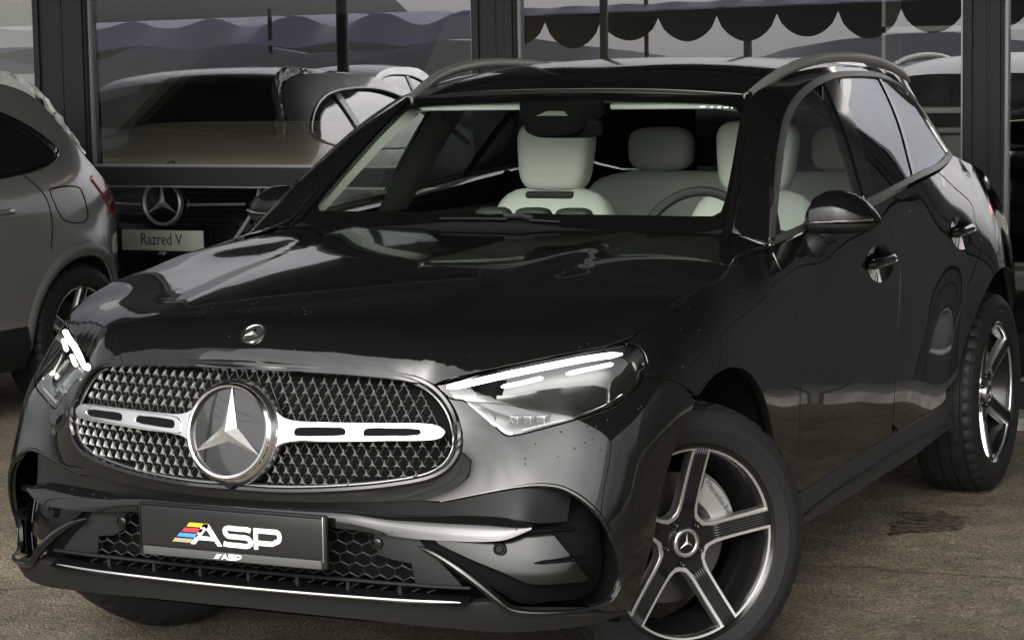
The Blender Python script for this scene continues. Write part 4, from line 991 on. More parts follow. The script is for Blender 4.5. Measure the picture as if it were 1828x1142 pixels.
for sgn in (1, -1):
    pl_ = np.array([(.355, .512), (.462, .512), (.475, .475), (.535, .42), (.575, .378), (.46, .378), (.452, .425), (.40, .432), (.365, .452)])*[sgn, 1]
    V, F, N = panel_data(FrontLow(-.016), pl_, h=.02, gap=0, thick=.006); link('intake_closed_plate', mesh('intake_closed_plate', V, F, True, N), PLASTIC, bump)
    c = FrontLow(-.014).P(np.array([(.367*sgn, .470)]))[0]
    m = MB(); m.lathe([(.01, .0155), (-.004, .0145), (-.004, .0125), (-.001, .012), (-.003, .0085), (-.003, .0001)], 24, 'y'); m.build('parking_sensor', GLOSSB, bump, Matrix.Translation(c), fixn=False)
    c = Sunk2().P(bq([(884, 983)]))[0]*[sgn, 1, 1]
    m = MB(); m.lathe([(.01, .0155), (-.007, .0145), (-.007, .012), (-.001, .0105), (-.003, .0085), (-.003, .0001)], 24, 'y'); m.build('parking_sensor', SATIN if False else PLASTIC, bump, Matrix.Translation(c-np.array([0, .012, 0])) @ Matrix.Rotation(sgn*.35, 4, 'Z'), fixn=False)
xs_ = np.linspace(-.60, .60, 60)
led = np.stack([xs_, FL.y(xs_, np.full(60, .374))+.012, np.full(60, .374)], 1)
m = MB(); m.tube(led, .009, 8, flat=.5); m.build('intake_ledge', PLASTIC, bump)
for x in (-.42, -.28, -.14, 0, .14, .28, .42):
    y0 = FL.y(np.array([x]), np.array([.36]))[0]; m = MB(); m.box(x-.004, x+.004, y0+.01, y0+.06, .335, .372); m.build('intake_slat', PLASTIC, bump, smooth=False)
lipo = cat([(0, .278)], [(.3, .276), (.5, .272), (.66, .264)], [(.655, .30), (.62, .325), (.585, .333), (.45, .332), (.3, .330), (0, .328)])
lip_q = cat(BODY.fromy(lipo[:4]), BODY.fromy(lipo[4:]))
low_ol = cat(lip_q[:4], BODY.fromx([(-.60, .27), (-.53, .275)])[0:], bq([(1125, 1090), (1085, 1096), (1000, 1098), (918, 1095), (880, 1075)]), lip_q[6:])
lipS = panel('lower_lip', BODY, low_ol, PLASTIC, None, 2, h=.03, gap=0, thick=.03, off=-.002); lipS.parent = bump
shelf = MB(); a = np.stack([xs_, FL.y(xs_, np.full(60, .333))-.022, np.full(60, .336)], 1); b = np.stack([xs_, FL.y(xs_, np.full(60, .352))+.04, np.full(60, .352)], 1)
shelf.add(*strip(b, a, 8, .006, (0, 0, 1))); shelf.build('splitter_shelf', GLOSSB, bump, fixn=False)
cp_ = rs(crom(np.concatenate([[(-x, y, z) for x, y, z in ((.582, -.786, .342), (.45, -.805, .340), (.25, -.815, .338))], [(0, -.82, .337)], [(.25, -.815, .338), (.45, -.805, .340), (.582, -.786, .342)]]), 6), 60)
m = MB(); m.tube(cp_, np.interp(np.linspace(0, 1, 60), [0, .04, .96, 1], [.002, .0065, .0065, .002]), 8, flat=.7); m.build('chrome_lip_strip', CHROME, bump)
# licence plate with dealer lettering
plt = MB(); plt.box(-.268, .268, -.868, -.852, .409, .541, .006); pob = plt.build('licence_plate', PLASTIC, car)
pm = MB(); pm.box(-.258, .258, -.8705, -.867, .436, .533, .002); pm.build('plate_face', mat('plate_black', (.012, .012, .012), .25, 0, .5), pob)
for x0_, x1_, z0_, z1_ in ((-.262, .262, .534, .538), (.259, .263, .428, .538), (-.263, -.259, .428, .538)):
    e = MB(); e.box(x0_, x1_, -.8715, -.866, z0_, z1_, .001); e.build('plate_edge', GLOSSB if x0_ < .2 else SATIN, pob)
m = MB(); m.box(-.255, .255, -.8695, -.867, .411, .432, .002); m.build('plate_strip', mat('plate_strip_grey', (.055, .055, .055), .5), pob)
def ribbon(path, wd, y, closed=False):
    P = np.array(path, float); T = np.gradient(P, axis=0); T /= np.linalg.norm(T, axis=1)[:, None]+1e-9; Nn = np.stack([-T[:, 1], T[:, 0]], 1)*wd/2
    A, B_ = P+Nn, P-Nn; n = len(P); V = [(p[0], y, p[1]) for p in A]+[(p[0], y, p[1]) for p in B_]+[(p[0], y+.0012, p[1]) for p in A]+[(p[0], y+.0012, p[1]) for p in B_]
    F = [(i, i+1, n+i+1, n+i) for i in range(n-1)]+[(i, 2*n+i, 2*n+i+1, i+1) for i in range(n-1)]+[(n+i, n+i+1, 3*n+i+1, 3*n+i) for i in range(n-1)]
    return V, F
def asp(mb, x, z, w, h, y, st):
    """letters A S P in a box w x h with stroke st, lower left at x,z"""
    lw = w/3.05; s_ = st/2
    def poly(pp): 
        n = len(pp); mb.add([(a, y, b) for a, b in pp]+[(a, y+.0012, b) for a, b in pp], [tuple(range(n))]+[(i, (i+1) % n, n+(i+1) % n, n+i) for i in range(n)])
    # A
    ax = x; poly([(ax, z), (ax+lw*.43, z+h), (ax+lw*.60, z+h), (ax+lw*.60-st*.25, z+h-st*.9), (ax+lw*.515, z+h-st*1.1), (ax+st*1.05, z)])
    poly([(ax+lw*.43, z+h), (ax+lw*.60, z+h), (ax+lw*1.03, z), (ax+lw*1.03-st*1.12, z), (ax+lw*.515-st*.0, z+h-st*1.1)])
    poly([(ax+lw*.24, z+h*.22), (ax+lw*.80, z+h*.22), (ax+lw*.72, z+h*.22+st*.8), (ax+lw*.32, z+h*.22+st*.8)])
    # S
    sx = x+lw*1.06; c = crom([(sx+lw*.90, z+h*.86-s_*.2), (sx+lw*.80, z+h-s_), (sx+lw*.45, z+h-s_), (sx+lw*.12, z+h-s_*1.1), (sx+s_, z+h*.76), (sx+lw*.14, z+h*.545), (sx+lw*.5, z+h*.51), (sx+lw*.82, z+h*.465), (sx+lw*.93-s_*.4, z+h*.27), (sx+lw*.82, z+s_*1.1), (sx+lw*.45, z+s_), (sx+lw*.14, z+s_), (sx+lw*.02, z+h*.15)], 5)
    mb.add(*ribbon(c, st, y))
    # P
    qx = x+lw*2.06; mb.add(*ribbon([(qx+s_, z), (qx+s_, z+h*.5), (qx+s_, z+h)], st, y))
    c = np.concatenate([[(qx+s_, z+h-s_)], [(qx+lw*.6, z+h-s_)], [(qx+lw*.72+(h*.5-s_*1.6)*.78*math.cos(t)*.75, z+h*.655+(h*.345-s_)*math.sin(t)) for t in np.linspace(PI/2, -PI/2, 12)], [(qx+lw*.6, z+h*.31)], [(qx+s_, z+h*.31)]])
    mb.add(*ribbon(c, st, y-.0001))
m = MB(); asp(m, -.112, .447, .268, .052, -.8722, .0118); m.build('dealer_lettering', WHITEP, pob, smooth=False)
for k, c in enumerate(((.75, .52, .02), (.62, .03, .04), (.05, .22, .60), (.28, .26, .16))):
    z0_ = .490-.0135*k; x0_ = -.117-.0145*k
    m = MB(); m.prism([(x0_-.006, z0_), (x0_+.05, z0_), (x0_+.059, z0_+.0095), (x0_+.003, z0_+.0095)], -.8722, -.871, 'y'); m.build('colour_stripe', mat('stripe_%d' % k, c, .5), pob, smooth=False)
m = MB(); asp(m, -.026, .4145, .058, .0145, -.8708, .0034)
for k in range(3): m.prism([(-.040-.004*k, .4245-.0045*k), (-.026-.004*k, .4245-.0045*k), (-.024-.004*k, .4272-.0045*k), (-.038-.004*k, .4272-.0045*k)], -.8708, -.8696, 'y')
m.build('small_lettering', WHITEP, pob, smooth=False)

m = MB(); xs2 = np.linspace(-.86, .86, 30); fy = np.interp(np.abs(xs2), [0, .3, .55, .72, .82, .87], [-.77, -.765, -.73, -.66, -.56, -.46]); m.add([(x, y, .268) for x, y in zip(xs2, fy)]+[(x*.62, -.2, .25) if abs(x) > .5 else (x, -.2, .25) for x in xs2], [(i, i+1, 31+i, 30+i) for i in range(29)]); m.build('undertray', DARK, bump, smooth=False, fixn=False)

for sgn in (1, -1):
    m = MB(); m.box(min(.42*sgn, .85*sgn), max(.42*sgn, .85*sgn), -.475, -.465, .25, .62); m.add([(.40*sgn, -.72, .292), (.70*sgn, -.672, .288), (.80*sgn, -.60, .286), (.865*sgn, -.47, .285), (.40*sgn, -.47, .285)], [(0, 1, 2, 3, 4)]); m.build('intake_liner', VENT, bump, smooth=False)
# ---------------- wheels
class WheelMap:
    def f(s, r): return .066+.040*np.clip((r-.05)/.20, 0, 1.1)**1.4
    def P(s, Q, off=0.): Q = np.atleast_2d(Q); return np.stack([s.f(np.hypot(Q[:, 0], Q[:, 1]))+off, Q[:, 0], Q[:, 1]], 1)
    def N(s, Q):
        Q = np.atleast_2d(Q); r = np.hypot(Q[:, 0], Q[:, 1])+1e-6; d = (s.f(r+1e-3)-s.f(r-1e-3))/2e-3; N = np.stack([np.ones(len(Q)), -d*Q[:, 0]/r, -d*Q[:, 1]/r], 1); return N/np.linalg.norm(N, axis=1)[:, None]
WM = WheelMap()
def wheel_meshes():
    d = {}
    prof = [(-.098, .252), (-.112, .262), (-.121, .295), (-.120, .322), (-.112, .346), (-.098, .360), (-.080, .364), (-.078, .3565), (-.070, .3565), (-.068, .3655), (-.030, .3665), (-.028, .3585), (-.018, .3585), (-.016, .3667), (.016, .3667), (.018, .3585), (.028, .3585), (.030, .3665), (.068, .3655), (.070, .3565), (.078, .3565), (.080, .364), (.098, .360), (.108, .350), (.1105, .3475), (.112, .346), (.119, .325), (.1205, .322), (.121, .319), (.1205, .300), (.122, .297), (.1205, .293), (.116, .272), (.112, .2625), (.098, .252)]
    m = MB(); n = 132; m.lathe(prof, n, 'x'); k = len(prof)
    for i in range(n):
        if i % 3 == 0:
            for j in (4, 5, 6, 21, 22, 23, 24):
                x, y, z = m.V[i*k+j]; s_ = 1-.007/math.hypot(y, z); m.V[i*k+j] = (x, y*s_, z*s_)
        elif i % 3 == 1 and (i//3) % 2:
            for j in (9, 10, 13, 14, 17, 18):
                x, y, z = m.V[i*k+j]; s_ = 1-.004/math.hypot(y, z); m.V[i*k+j] = (x, y*s_, z*s_)
    d['tyre'] = (m, RUBBER, 28)
    m = MB(); m.lathe([(-.100, .240), (-.104, .258), (-.095, .262), (-.085, .245), (-.02, .215), (.03, .222), (.085, .246), (.102, .255), (.110, .262), (.113, .258), (.108, .250), (.09, .238)], 72, 'x'); d['rim_barrel'] = (m, RIMB, 30)
    m = MB(); m.lathe([(-.03, .07), (-.03, .172), (-.002, .172), (-.002, .06), (.05, .055), (.05, .0001)], 60, 'x'); d['brake_disc'] = (m, STEEL, 30)
    # caliper: curved block hugging the disc towards the rear of the car
    m = MB(); m.lathe([(-.04, .110), (-.045, .160), (-.03, .188), (.03, .190), (.047, .178), (.052, .150), (.045, .112)], 16, 'x', closed=True, arc=(math.radians(12), math.radians(62)))
    a0 = 0; 
    for kk in (0, 16): m.F.append(tuple(kk*7+i for i in range(7)))
    d['brake_caliper'] = (m, CALIP, 30)
    return d
w_ = .053; Ro = .2435
def window_poly(grow=0.):
    up_ = []; c36, s36 = math.cos(math.radians(36)), math.sin(math.radians(36)); hw = w_/2-grow
    line = lambda t: (t*c36+hw*s36, t*s36-hw*c36)
    R_ = Ro+grow; tmax = math.sqrt(R_**2-hw**2)
    lo_ = [line(t) for t in (.118-grow*1.2, .16, .20, tmax)]
    a1 = math.atan2(lo_[-1][1], lo_[-1][0]); arc = [(R_*math.cos(a), R_*math.sin(a)) for a in np.linspace(a1, -a1, 18)][1:-1]
    dn = [(x, -y) for x, y in lo_[::-1]]
    inner = [(.094-grow*1.5, -.034-grow*.2), (.079-grow*1.5, -.018), (.075-grow*1.6, 0), (.079-grow*1.5, .018), (.094-grow*1.5, .034+grow*.2)]
    return np.array(lo_+arc+dn+inner)
def rot2(p, a): c, s_ = math.cos(a), math.sin(a); return np.stack([p[:, 0]*c-p[:, 1]*s_, p[:, 0]*s_+p[:, 1]*c], 1)
circ = lambda r, n: np.array([(r*math.cos(2*PI*i/n), r*math.sin(2*PI*i/n)) for i in range(n)])
SP0 = math.radians(90-8)         # one spoke points almost straight up
wins = [rot2(window_poly(), SP0+math.radians(36+72*k)) for k in range(5)]; winb = [rot2(window_poly(.0072), SP0+math.radians(36+72*k)) for k in range(5)]
fV, fF, fN = panel_data(WM, circ(.2555, 120), holes=winb, h=.014, gap=0, thick=.02, hole_thick=.03)
face_me = mesh('rim_face', fV, fF, True, fN); face_me.materials.append(RIMB)
bands = []
for a, b in zip(wins, winb):
    V, F, N = panel_data(WM, b, holes=[a], h=.008, gap=0, thick=.004, hole_thick=.028); me = mesh('rim_edge', V, F, True, N); me.materials.append(RIMS); bands.append(me)
ribs = []
for k in range(5):
    m = MB(); a = SP0+math.radians(72*k)
    for j in np.arange(-2.5, 3):
        pts = [];
        for r in np.linspace(.088, .252, 8): pts.append((r, j*.0068))
        q = rot2(np.array(pts), a); m.tube(WM.P(q, .0008), .0024, 6)
    me = mesh('spoke_ribs', m.V, m.F); me.materials.append(mat('rib_grey', (.06, .06, .06), .3, .9)); ribs.append(me)
md = wheel_meshes(); wm = {}
for k, (m, mt, ang) in md.items(): me = mesh(k, m.V, m.F); auto(me, ang); me.materials.append(mt); wm[k] = me
for k in wm:
    bm = bmesh.new(); bm.from_mesh(wm[k]); bmesh.ops.recalc_face_normals(bm, faces=bm.faces); bm.to_mesh(wm[k]); bm.free(); auto(wm[k], md[k][2])
m = MB(); m.lathe([(.060, .042), (.078, .040), (.083, .037), (.0835, .029), (.081, .0275)], 40, 'x'); cap_ring = mesh('hub_cap_ring', m.V, m.F); cap_ring.materials.append(SATIN)
m = MB(); m.lathe([(.081, .0285), (.0805, .0001)], 40, 'x'); cap_disc = mesh('hub_cap_disc', m.V, m.F); cap_disc.materials.append(GLOSSB)
sV, sF = star3(.026, .0045, .003, 0); cap_star = mesh('hub_cap_star', [(-y+.0825, x, z) for x, y, z in sV], sF, False); cap_star.materials.append(CHROME)
m = MB()
nutm = []
for k in range(5):
    a = SP0+math.radians(36+72*k); m = MB(); m.lathe([(.058, .012), (.074, .0095), (.076, .007), (.066, .006), (.066, .0001)], 8, 'x'); me = mesh('wheel_bolt', [(x, y+.056*math.cos(a), z+.056*math.sin(a)) for x, y, z in m.V], m.F); me.materials.append(RIMB); nutm.append(me)
def add_wheel(name, loc, rz, parent, left=True, spin=0., caliper=True):
    e = empty(name, loc, rz+(0 if left else PI), parent)
    S_ = Matrix.Rotation(spin, 4, 'X')
    t = link('tyre', wm['tyre'], None, e, S_); link('rim_barrel', wm['rim_barrel'], None, e, S_); link('brake_disc', wm['brake_disc'], None, e)
    if caliper: link('brake_caliper', wm['brake_caliper'], None, e, Matrix.Rotation(0 if left else PI*0, 4, 'X'))
    link('rim_face', face_me, None, e, S_)
    for b_ in bands: link('rim_edge', b_, None, e, S_)
    for b_ in ribs: link('spoke_ribs', b_, None, e, S_)
    for b_ in nutm: link('wheel_bolt', b_, None, e, S_)
    for b_ in (cap_ring, cap_disc, cap_star): link(b_.name.split('.')[0], b_, None, e, S_)
    return e
STEER = math.radians(-34)
wfl = add_wheel('wheel', (.795, -.012, .3655), STEER, car, True)
add_wheel('wheel', (-.795, .012, .3655), STEER, car, False, .4)
add_wheel('wheel', (.800, 2.888, .3655), 0, car, True, .55)
add_wheel('wheel', (-.800, 2.888, .3655), 0, car, False, .3)

# wheel wells, underbody and the closed parts of the shell
for sgn in (1, -1):
    for cy in (.02, 2.888):
        m = MB(); m.lathe([(.50, .475), (.885 if cy < 1 else .865, .475)], 40, 'x', arc=(math.radians(2), math.radians(172))); m.V = [(x*sgn, y+cy, z+.365) for x, y, z in m.V]
        n0 = len(m.V); k = 41
        m.add([(.50*sgn, cy+.475*math.cos(a), .365+.475*math.sin(a)) for a in np.linspace(math.radians(2), math.radians(172), 41)], [tuple(range(41))])
        m.build('wheel_well', DARK, car, fixn=False)
m = MB(); m.box(-.80, .80, .50, 2.38, .22, .30); m.box(-.62, .62, -.62, 3.5, .24, .34); m.build('underbody', DARK, car, smooth=False)
m = MB(); m.box(-.70, .70, 3.30, 3.60, .45, .95); m.build('rear_floor', DARK, car, smooth=False)
m = MB(); m.box(-.60, .60, -.62, .55, .40, .84); m.build('engine_bay', DARK, car, smooth=False)
# tail: lofted tailgate and rear bumper closing the shell
m = MB(); xs_t = np.linspace(-.66, .66, 15); V = []
for z, y, wd in ((.38, 3.70, .66), (.60, 3.80, .68), (.80, 3.80, .68), (1.0, 3.76, .66), (1.08, 3.66, .58), (1.25, 3.50, .47), (1.42, 3.36, .44), (1.49, 3.27, .42)):
    for x in xs_t: V.append((x/.66*wd, y-.10*abs(x/.66)**2.5, z))
m.add(V, [(r*15+i, r*15+i+1, (r+1)*15+i+1, (r+1)*15+i) for r in range(7) for i in range(14)]); m.F = [f for f in m.F if max(f)//15 <= 4]; m.V = m.V[:75]; m.build('tailgate', PAINT, car, fixn=False)
m = MB(); m.add(V[60:], [(r*15+i, r*15+i+1, (r+1)*15+i+1, (r+1)*15+i) for r in range(3) for i in range(14)]); m.build('rear_window', GLDK, car, fixn=False)
for sgn in (1, -1):
    e0 = BODY.P(tail)*[sgn, 1, 1]; tg = np.array([(.66*sgn, 3.60, .38), (.68*sgn, 3.70, .60), (.68*sgn, 3.70, .80), (.66*sgn, 3.66, 1.0), (.60*sgn, 3.56, 1.08), (.47*sgn, 3.42, 1.22)])
    m = MB(); V, F = strip(rs(e0, 16), rs(tg, 16), 8, .0); m.add(V, F); m.build('tail_corner', PAINT, car, fixn=False)
    m = MB(); a = np.array([(.56*sgn, 2.86, 1.483), (.50*sgn, 3.08, 1.455), (.42*sgn, 3.27, 1.43)]); b = np.array([(.752*sgn, 2.80, 1.24), (.66*sgn, 3.08, 1.17), (.47*sgn, 3.42, 1.15)]); m.add(*strip(rs(a, 8), rs(b, 8), 8, .0)); m.build('rear_pillar', PAINT, car, fixn=False)
    tl = MB(); tl.box(.36, .60, 3.62, 3.74, .90, 1.0, .02); 
    if sgn < 0: tl.V = [(-x, y, z) for x, y, z in tl.V]
    tl.build('tail_light', REDL, car)

# ---------------- door mirrors
def mirror_side(sgn):
    e = empty('door_mirror', (.90*sgn, .93, 1.12), parent=car); I = Matrix.Translation((-.90*sgn, -.93, -1.12))
    xs_m = [.862, .868, .885, .915, .95, .985, 1.02, 1.045, 1.056, 1.060]; zt = [1.142, 1.172, 1.200, 1.216, 1.217, 1.207, 1.185, 1.158, 1.140, 1.133]
    V = []; nn = 22
    for x, z in zip(xs_m, zt):
        k = (z-1.128)/(1.217-1.128); dy = .030+.055*min(1, k*1.2)
        cy = .955-(x-.86)*-.15-.03
        for i in range(nn):
            a = PI*i/(nn-1); f = lambda w, p_: math.copysign(abs(w)**p_, w)
            V.append((x*sgn, cy-dy*f(math.cos(a), .75), 1.128+(z-1.128)*f(math.sin(a), .8)))
    F = [(j*nn+i, j*nn+i+1, (j+1)*nn+i+1, (j+1)*nn+i) for j in range(len(xs_m)-1) for i in range(nn-1)]+[tuple(range(nn)), tuple((len(xs_m)-1)*nn+i for i in range(nn))]
    MB().add(V, F).build('mirror_cap', mat('mirror_black', (.004, .004, .004), .12, 0, .22), e, I)
    V = []
    for x, z in zip(xs_m, zt):
        k = (z-1.128)/(1.217-1.128); dy = .030+.055*min(1, k*1.2); cy = .955-(x-.86)*-.15-.03; zl = 1.122-.030*min(1, k*1.3)
        for i in range(nn):
            a = PI*i/(nn-1); V.append((x*sgn, cy-dy*math.cos(a)*.97, 1.124-(1.124-zl)*math.sin(a)**.8))
    MB().add(V, F).build('mirror_base', PLASTIC, e, I)
    xa = np.linspace(.866, 1.055, 14); P = []
    for x in xa:
        z = np.interp(x, xs_m, zt); k = (z-1.128)/(1.217-1.128); dy = .030+.055*min(1, k*1.2); P.append((x*sgn, .955-(x-.86)*-.15-.03-dy-.001, 1.1265+.010*(x-.866)/.19))
    MB().tube(P, .0052, 8, flat=.8).build('mirror_signal', SATIN, e, I)
    m = MB(); c = crom([(.93*sgn, .94, 1.10), (.885*sgn, .935, 1.085), (.872*sgn, .915, 1.06), (.835*sgn, .89, 1.03)], 4); m.tube(c, np.linspace(.034, .05, len(c)), 12, flat=1., up=(0, 1, 0)); m.build('mirror_arm', PLASTIC, e, I)
for s_ in (1, -1): mirror_side(s_)
# window corner plate in front of the mirror
tri = SIDE.px([(1376, 330), (1394, 425), (1378, 436)])
panel('window_corner_plate', SIDE, tri, PLASTIC, car, 0, h=.03, gap=0, thick=.01, off=.004)

# ---------------- door handles (one pull with its bowl per door)
def handle(center, doors):
    cy, cz = center; ly, lz = .135, .058
    class Bowl:
        def P(s, Q, off=0.): return BODY.P(Q)+BODY.N(Q)*.0018
        def N(s, Q):
            Q = np.atleast_2d(Q); p = BODY.P(Q); n = BODY.N(Q).copy(); n[:, 1] -= .55*(p[:, 1]-cy)/ly; n[:, 2] -= .75*(p[:, 2]-cz)/lz; return n/np.linalg.norm(n, axis=1)[:, None]
    el = BODY.fromx([(cy+ly*math.cos(a), cz+lz*math.sin(a)) for a in np.linspace(0, 2*PI, 40, endpoint=False)])
    for i, sgn in enumerate((1, -1)):
        V, F, N = panel_data(Bowl(), el, h=.012, gap=0, thick=.0)
        if sgn < 0: V, F, N = mirror_x(V, F, N)
        link('handle_bowl', mesh('handle_bowl', V, F, True, N), PAINT, doors[i])
        dd = np.linspace(-.12, .125, 14); path = BODY.fromx([(cy+d, cz+.004+.02*d) for d in dd]); P = BODY.P(path)+BODY.N(path)*np.interp(np.arange(14), [0, 1, 3, 10, 12, 13], [.0, .012, .022, .022, .012, .0])[:, None]
        if sgn < 0: P = P*[-1, 1, 1]
        m = MB(); m.tube(P, [.008]+[.0135]*12+[.008], 10, flat=1.15); m.build('door_handle', PAINT, doors[i])
        P2 = P+np.array([.012*sgn, 0, -.006]); m = MB(); m.tube(P2[1:-1], .0032, 6); m.build('handle_strip', CHROME, doors[i])
handle((1.432, .963), fdoor); handle((2.40, .988), rdoor)

# ---------------- wipers and cowl
m = MB(); m.tube(WIND.P(WIND.px([(785, 395), (840, 395), (905, 396)]))+np.array([0, 0, .008]), .0035, 6); m.tube(WIND.P(WIND.px([(900, 392), (930, 391), (952, 396)]))+np.array([0, 0, .010]), .008, 6); m.tube(WIND.P(WIND.px([(945, 398), (1000, 401)]))+np.array([0, 0, .008]), .003, 6); m.build('wiper', PLASTIC, car)
m = MB(); a = WIND.P(np.stack([np.linspace(-.70, .70, 30), np.interp(np.abs(np.linspace(-.70, .70, 30)), [0, .25, .5, .66, .715], [.52, .535, .58, .63, .66])], 1)); b = a*[1, 1, 0]+np.array([0, -.10, 0])
b[:, 2] = np.minimum(HOOD.h(b[:, 0], b[:, 1])-.03, a[:, 2]-.02); m.add(*strip(a, b, 4)); m.build('cowl_panel', PLASTIC, car, fixn=False)
hq = HOOD.px([(905, 399), (960, 396)])
# ---------------- cabin
cab = car
m = MB(); V = []
for y, z in ((.52, 1.10), (.70, 1.115), (.92, 1.118), (1.05, 1.10), (1.10, 1.06), (1.10, .70)):
    for x in np.linspace(-.74, .74, 21): V.append((x, y+.06*(x/.74)**2, z-.02*(x/.74)**2+(.022*math.exp(-((x-.38)/.16)**2) if .8 < y < 1.09 and z > 1 else 0)))
m.add(V, [(r*21+i, r*21+i+1, (r+1)*21+i+1, (r+1)*21+i) for r in range(5) for i in range(20)]); m.build('dashboard', INTD, cab, fixn=False)
for x in (-.14, .0, .14):
    m = MB(); m.add(*sq((x-.1, 1.075, 1.115), (.06, .035, .032), .6)); m.build('air_vent_hump', INTD, cab)
m = MB(); m.box(-.80, .80, .55, 3.3, .30, .40); m.box(-.85, -.79, .62, 2.5, .35, 1.08); m.box(.79, .85, .62, 2.5, .35, 1.06); m.box(-.14, .14, 1.0, 2.2, .4, .82); m.box(-.66, .66, 3.02, 3.1, .40, 1.10); m.build('cabin_floor_and_sides', INTD, cab, smooth=False)
# head lining and pillar trims
hl = np.array([(x, y) for x in (-.56, -.3, 0, .3, .56) for y in np.linspace(1.14, 3.0, 9)]); P = ROOF.P(hl)-np.array([0, 0, .045])
m = MB(); m.add(P, [(i*9+j, i*9+j+1, (i+1)*9+j+1, (i+1)*9+j) for i in range(4) for j in range(8)]); m.build('headliner', TRIMG, cab, fixn=False)
for sgn in (1, -1):
    a = WIND.P(np.array([(.70, .67), (.66, .85), (.625, 1.0), (.588, 1.15)])); b = SIDE.P(SIDE.q(np.array([(.84, .66, 1.10), (.79, .86, 1.23), (.74, 1.03, 1.36), (.68, 1.25, 1.47)])))
    a = rs(a, 14)+np.array([-.006, .012, -.02]); b = rs(b, 14)+np.array([-.03, .01, -.005]); c = (a*.5+b*.5)+np.array([-.055, .02, -.012])
    V = np.concatenate([a, c, b])*[sgn, 1, 1]; m = MB(); m.add(V, [(r*14+i, r*14+i+1, (r+1)*14+i+1, (r+1)*14+i) for r in range(2) for i in range(13)]); m.build('pillar_trim', TRIMG, cab, fixn=False)
    a = SIDE.P(np.array([(lB0(z)-.02, z) for z in (1.10, 1.25, 1.40, 1.52)]))+np.array([-.02, 0, 0]); b = SIDE.P(np.array([(lB1(z)+.05, z) for z in (1.10, 1.25, 1.40, 1.52)]))+np.array([-.05, 0, 0])
    m = MB(); m.add(*strip(rs(a, 6)*[sgn, 1, 1], rs(b, 6)*[sgn, 1, 1], 6, .02, (-sgn, 0, 0))); m.build('pillar_trim', INTD, cab, fixn=False)
def seat(x, y, z=.0, wd=.25):
    e = empty('front_seat' if y < 2 else 'rear_seat', (x, y, .5), parent=cab); I = Matrix.Translation((-x, -y, -.5))
    for nm, c, r, ex, rx in (('seat_back', (0, .10, .80), (wd, .085, .37), .42, -14), ('seat_cushion', (0, -.22, .60), (wd, .27, .10), .5, 0)):
        V, F = sq((0, 0, 0), r, ex, 28, 16, .08 if nm == 'seat_back' else 0); M = I @ Matrix.Translation((x+c[0], y+c[1], c[2])) @ Matrix.Rotation(math.radians(rx), 4, 'X'); MB().add(V, F).build(nm, CREAM, e, M)
    V, F = sq((0, 0, 0), (.134, .062, .122), .48, 28, 16, -.10); MB().add(V, F).build('headrest', CREAM, e, I @ Matrix.Translation((x, y+.17, 1.272+z)) @ Matrix.Rotation(math.radians(-8), 4, 'X'))
    m = MB(); m.tube([(x-.06, y+.165, 1.10), (x-.06, y+.17, 1.24)], .008, 8); m.tube([(x+.06, y+.165, 1.10), (x+.06, y+.17, 1.24)], .008, 8); m.box(x-.09, x+.09, y+.10, y+.19, 1.13, 1.155, .01); m.build('headrest_stalk', INTD, e, I)
    return e
seat(-.37, 1.66); seat(.37, 1.66)
e = empty('rear_bench', (0, 2.6, .5), parent=cab); I = Matrix.Translation((0, -2.6, -.5))
V, F = sq((0, 0, 0), (.66, .10, .34), .3, 40, 16); MB().add(V, F).build('bench_back', CREAM, e, I @ Matrix.Translation((0, 2.68, .84)) @ Matrix.Rotation(math.radians(-16), 4, 'X'))
V, F = sq((0, 0, 0), (.66, .26, .10), .3, 40, 16); MB().add(V, F).build('bench_cushion', CREAM, e, I @ Matrix.Translation((0, 2.40, .58)))
for x in (-.37, .37, 0):
    V, F = sq((0, 0, 0), (.13, .06, .085 if x else .06), .6, 24, 14); MB().add(V, F).build('headrest', CREAM, e, I @ Matrix.Translation((x, 2.79, 1.26 if x else 1.20)))
# steering wheel
sw = empty('steering_wheel', (.385, 1.22, 1.02), parent=cab); SWM = Matrix.Rotation(math.radians(-24), 4, 'X')
m = MB(); m.tube([(.185*math.cos(a), 0, .185*math.sin(a)) for a in np.linspace(0, 2*PI, 48, endpoint=False)], .016, 10, closed=True, up=(0, 1, 0)); m.build('wheel_rim', INTD, sw, SWM)
m = MB(); m.add(*sq((0, -.01, 0), (.075, .03, .065), .7)); m.box(-.18, .18, -.015, .01, -.02, .02, .008); m.build('wheel_hub', INTD, sw, SWM)
# interior mirror with camera housing behind the glass
m = MB(); m.add(*sq((0, 0, 0), (.125, .02, .030), .5)); m.build('rear_view_mirror', DARK, cab, Matrix.Translation((.02, 1.07, 1.395)) @ Matrix.Rotation(math.radians(20), 4, 'X'))
hz = WIND.q(np.array([WIND.P([[-.115, 1.085]])[0]]))
cam_ol = np.array([(-.145, 1.108), (.125, 1.108), (.105, 1.04), (.06, .985), (-.075, .985), (-.125, 1.04)]); panel('camera_housing', WIND, crom(cam_ol, 3, True), DARK, cab, 1, h=.03, gap=0, thick=.05, off=-.006)
ltr = np.array([(-.055, 1.005), (.055, 1.005), (.03, 1.03), (-.03, 1.03)]); panel('camera_window', WIND, ltr, mat('camera_bezel', (.16, .17, .15), .4), cab, 1, h=.03, gap=0, thick=0, off=-.005)
m = MB(); q = np.array([(.42, 1.09), (.45, 1.092), (.48, 1.094), (.51, 1.097)]); 
m = MB(); V = WIND.P(np.array([(.44, .60), (.62, .645), (.60, .69), (.47, .655)]))-np.array([0, 0, .02]); m.add(V, [(0, 1, 2, 3)]); m.build('vin_card', WHITEP, cab, fixn=False)

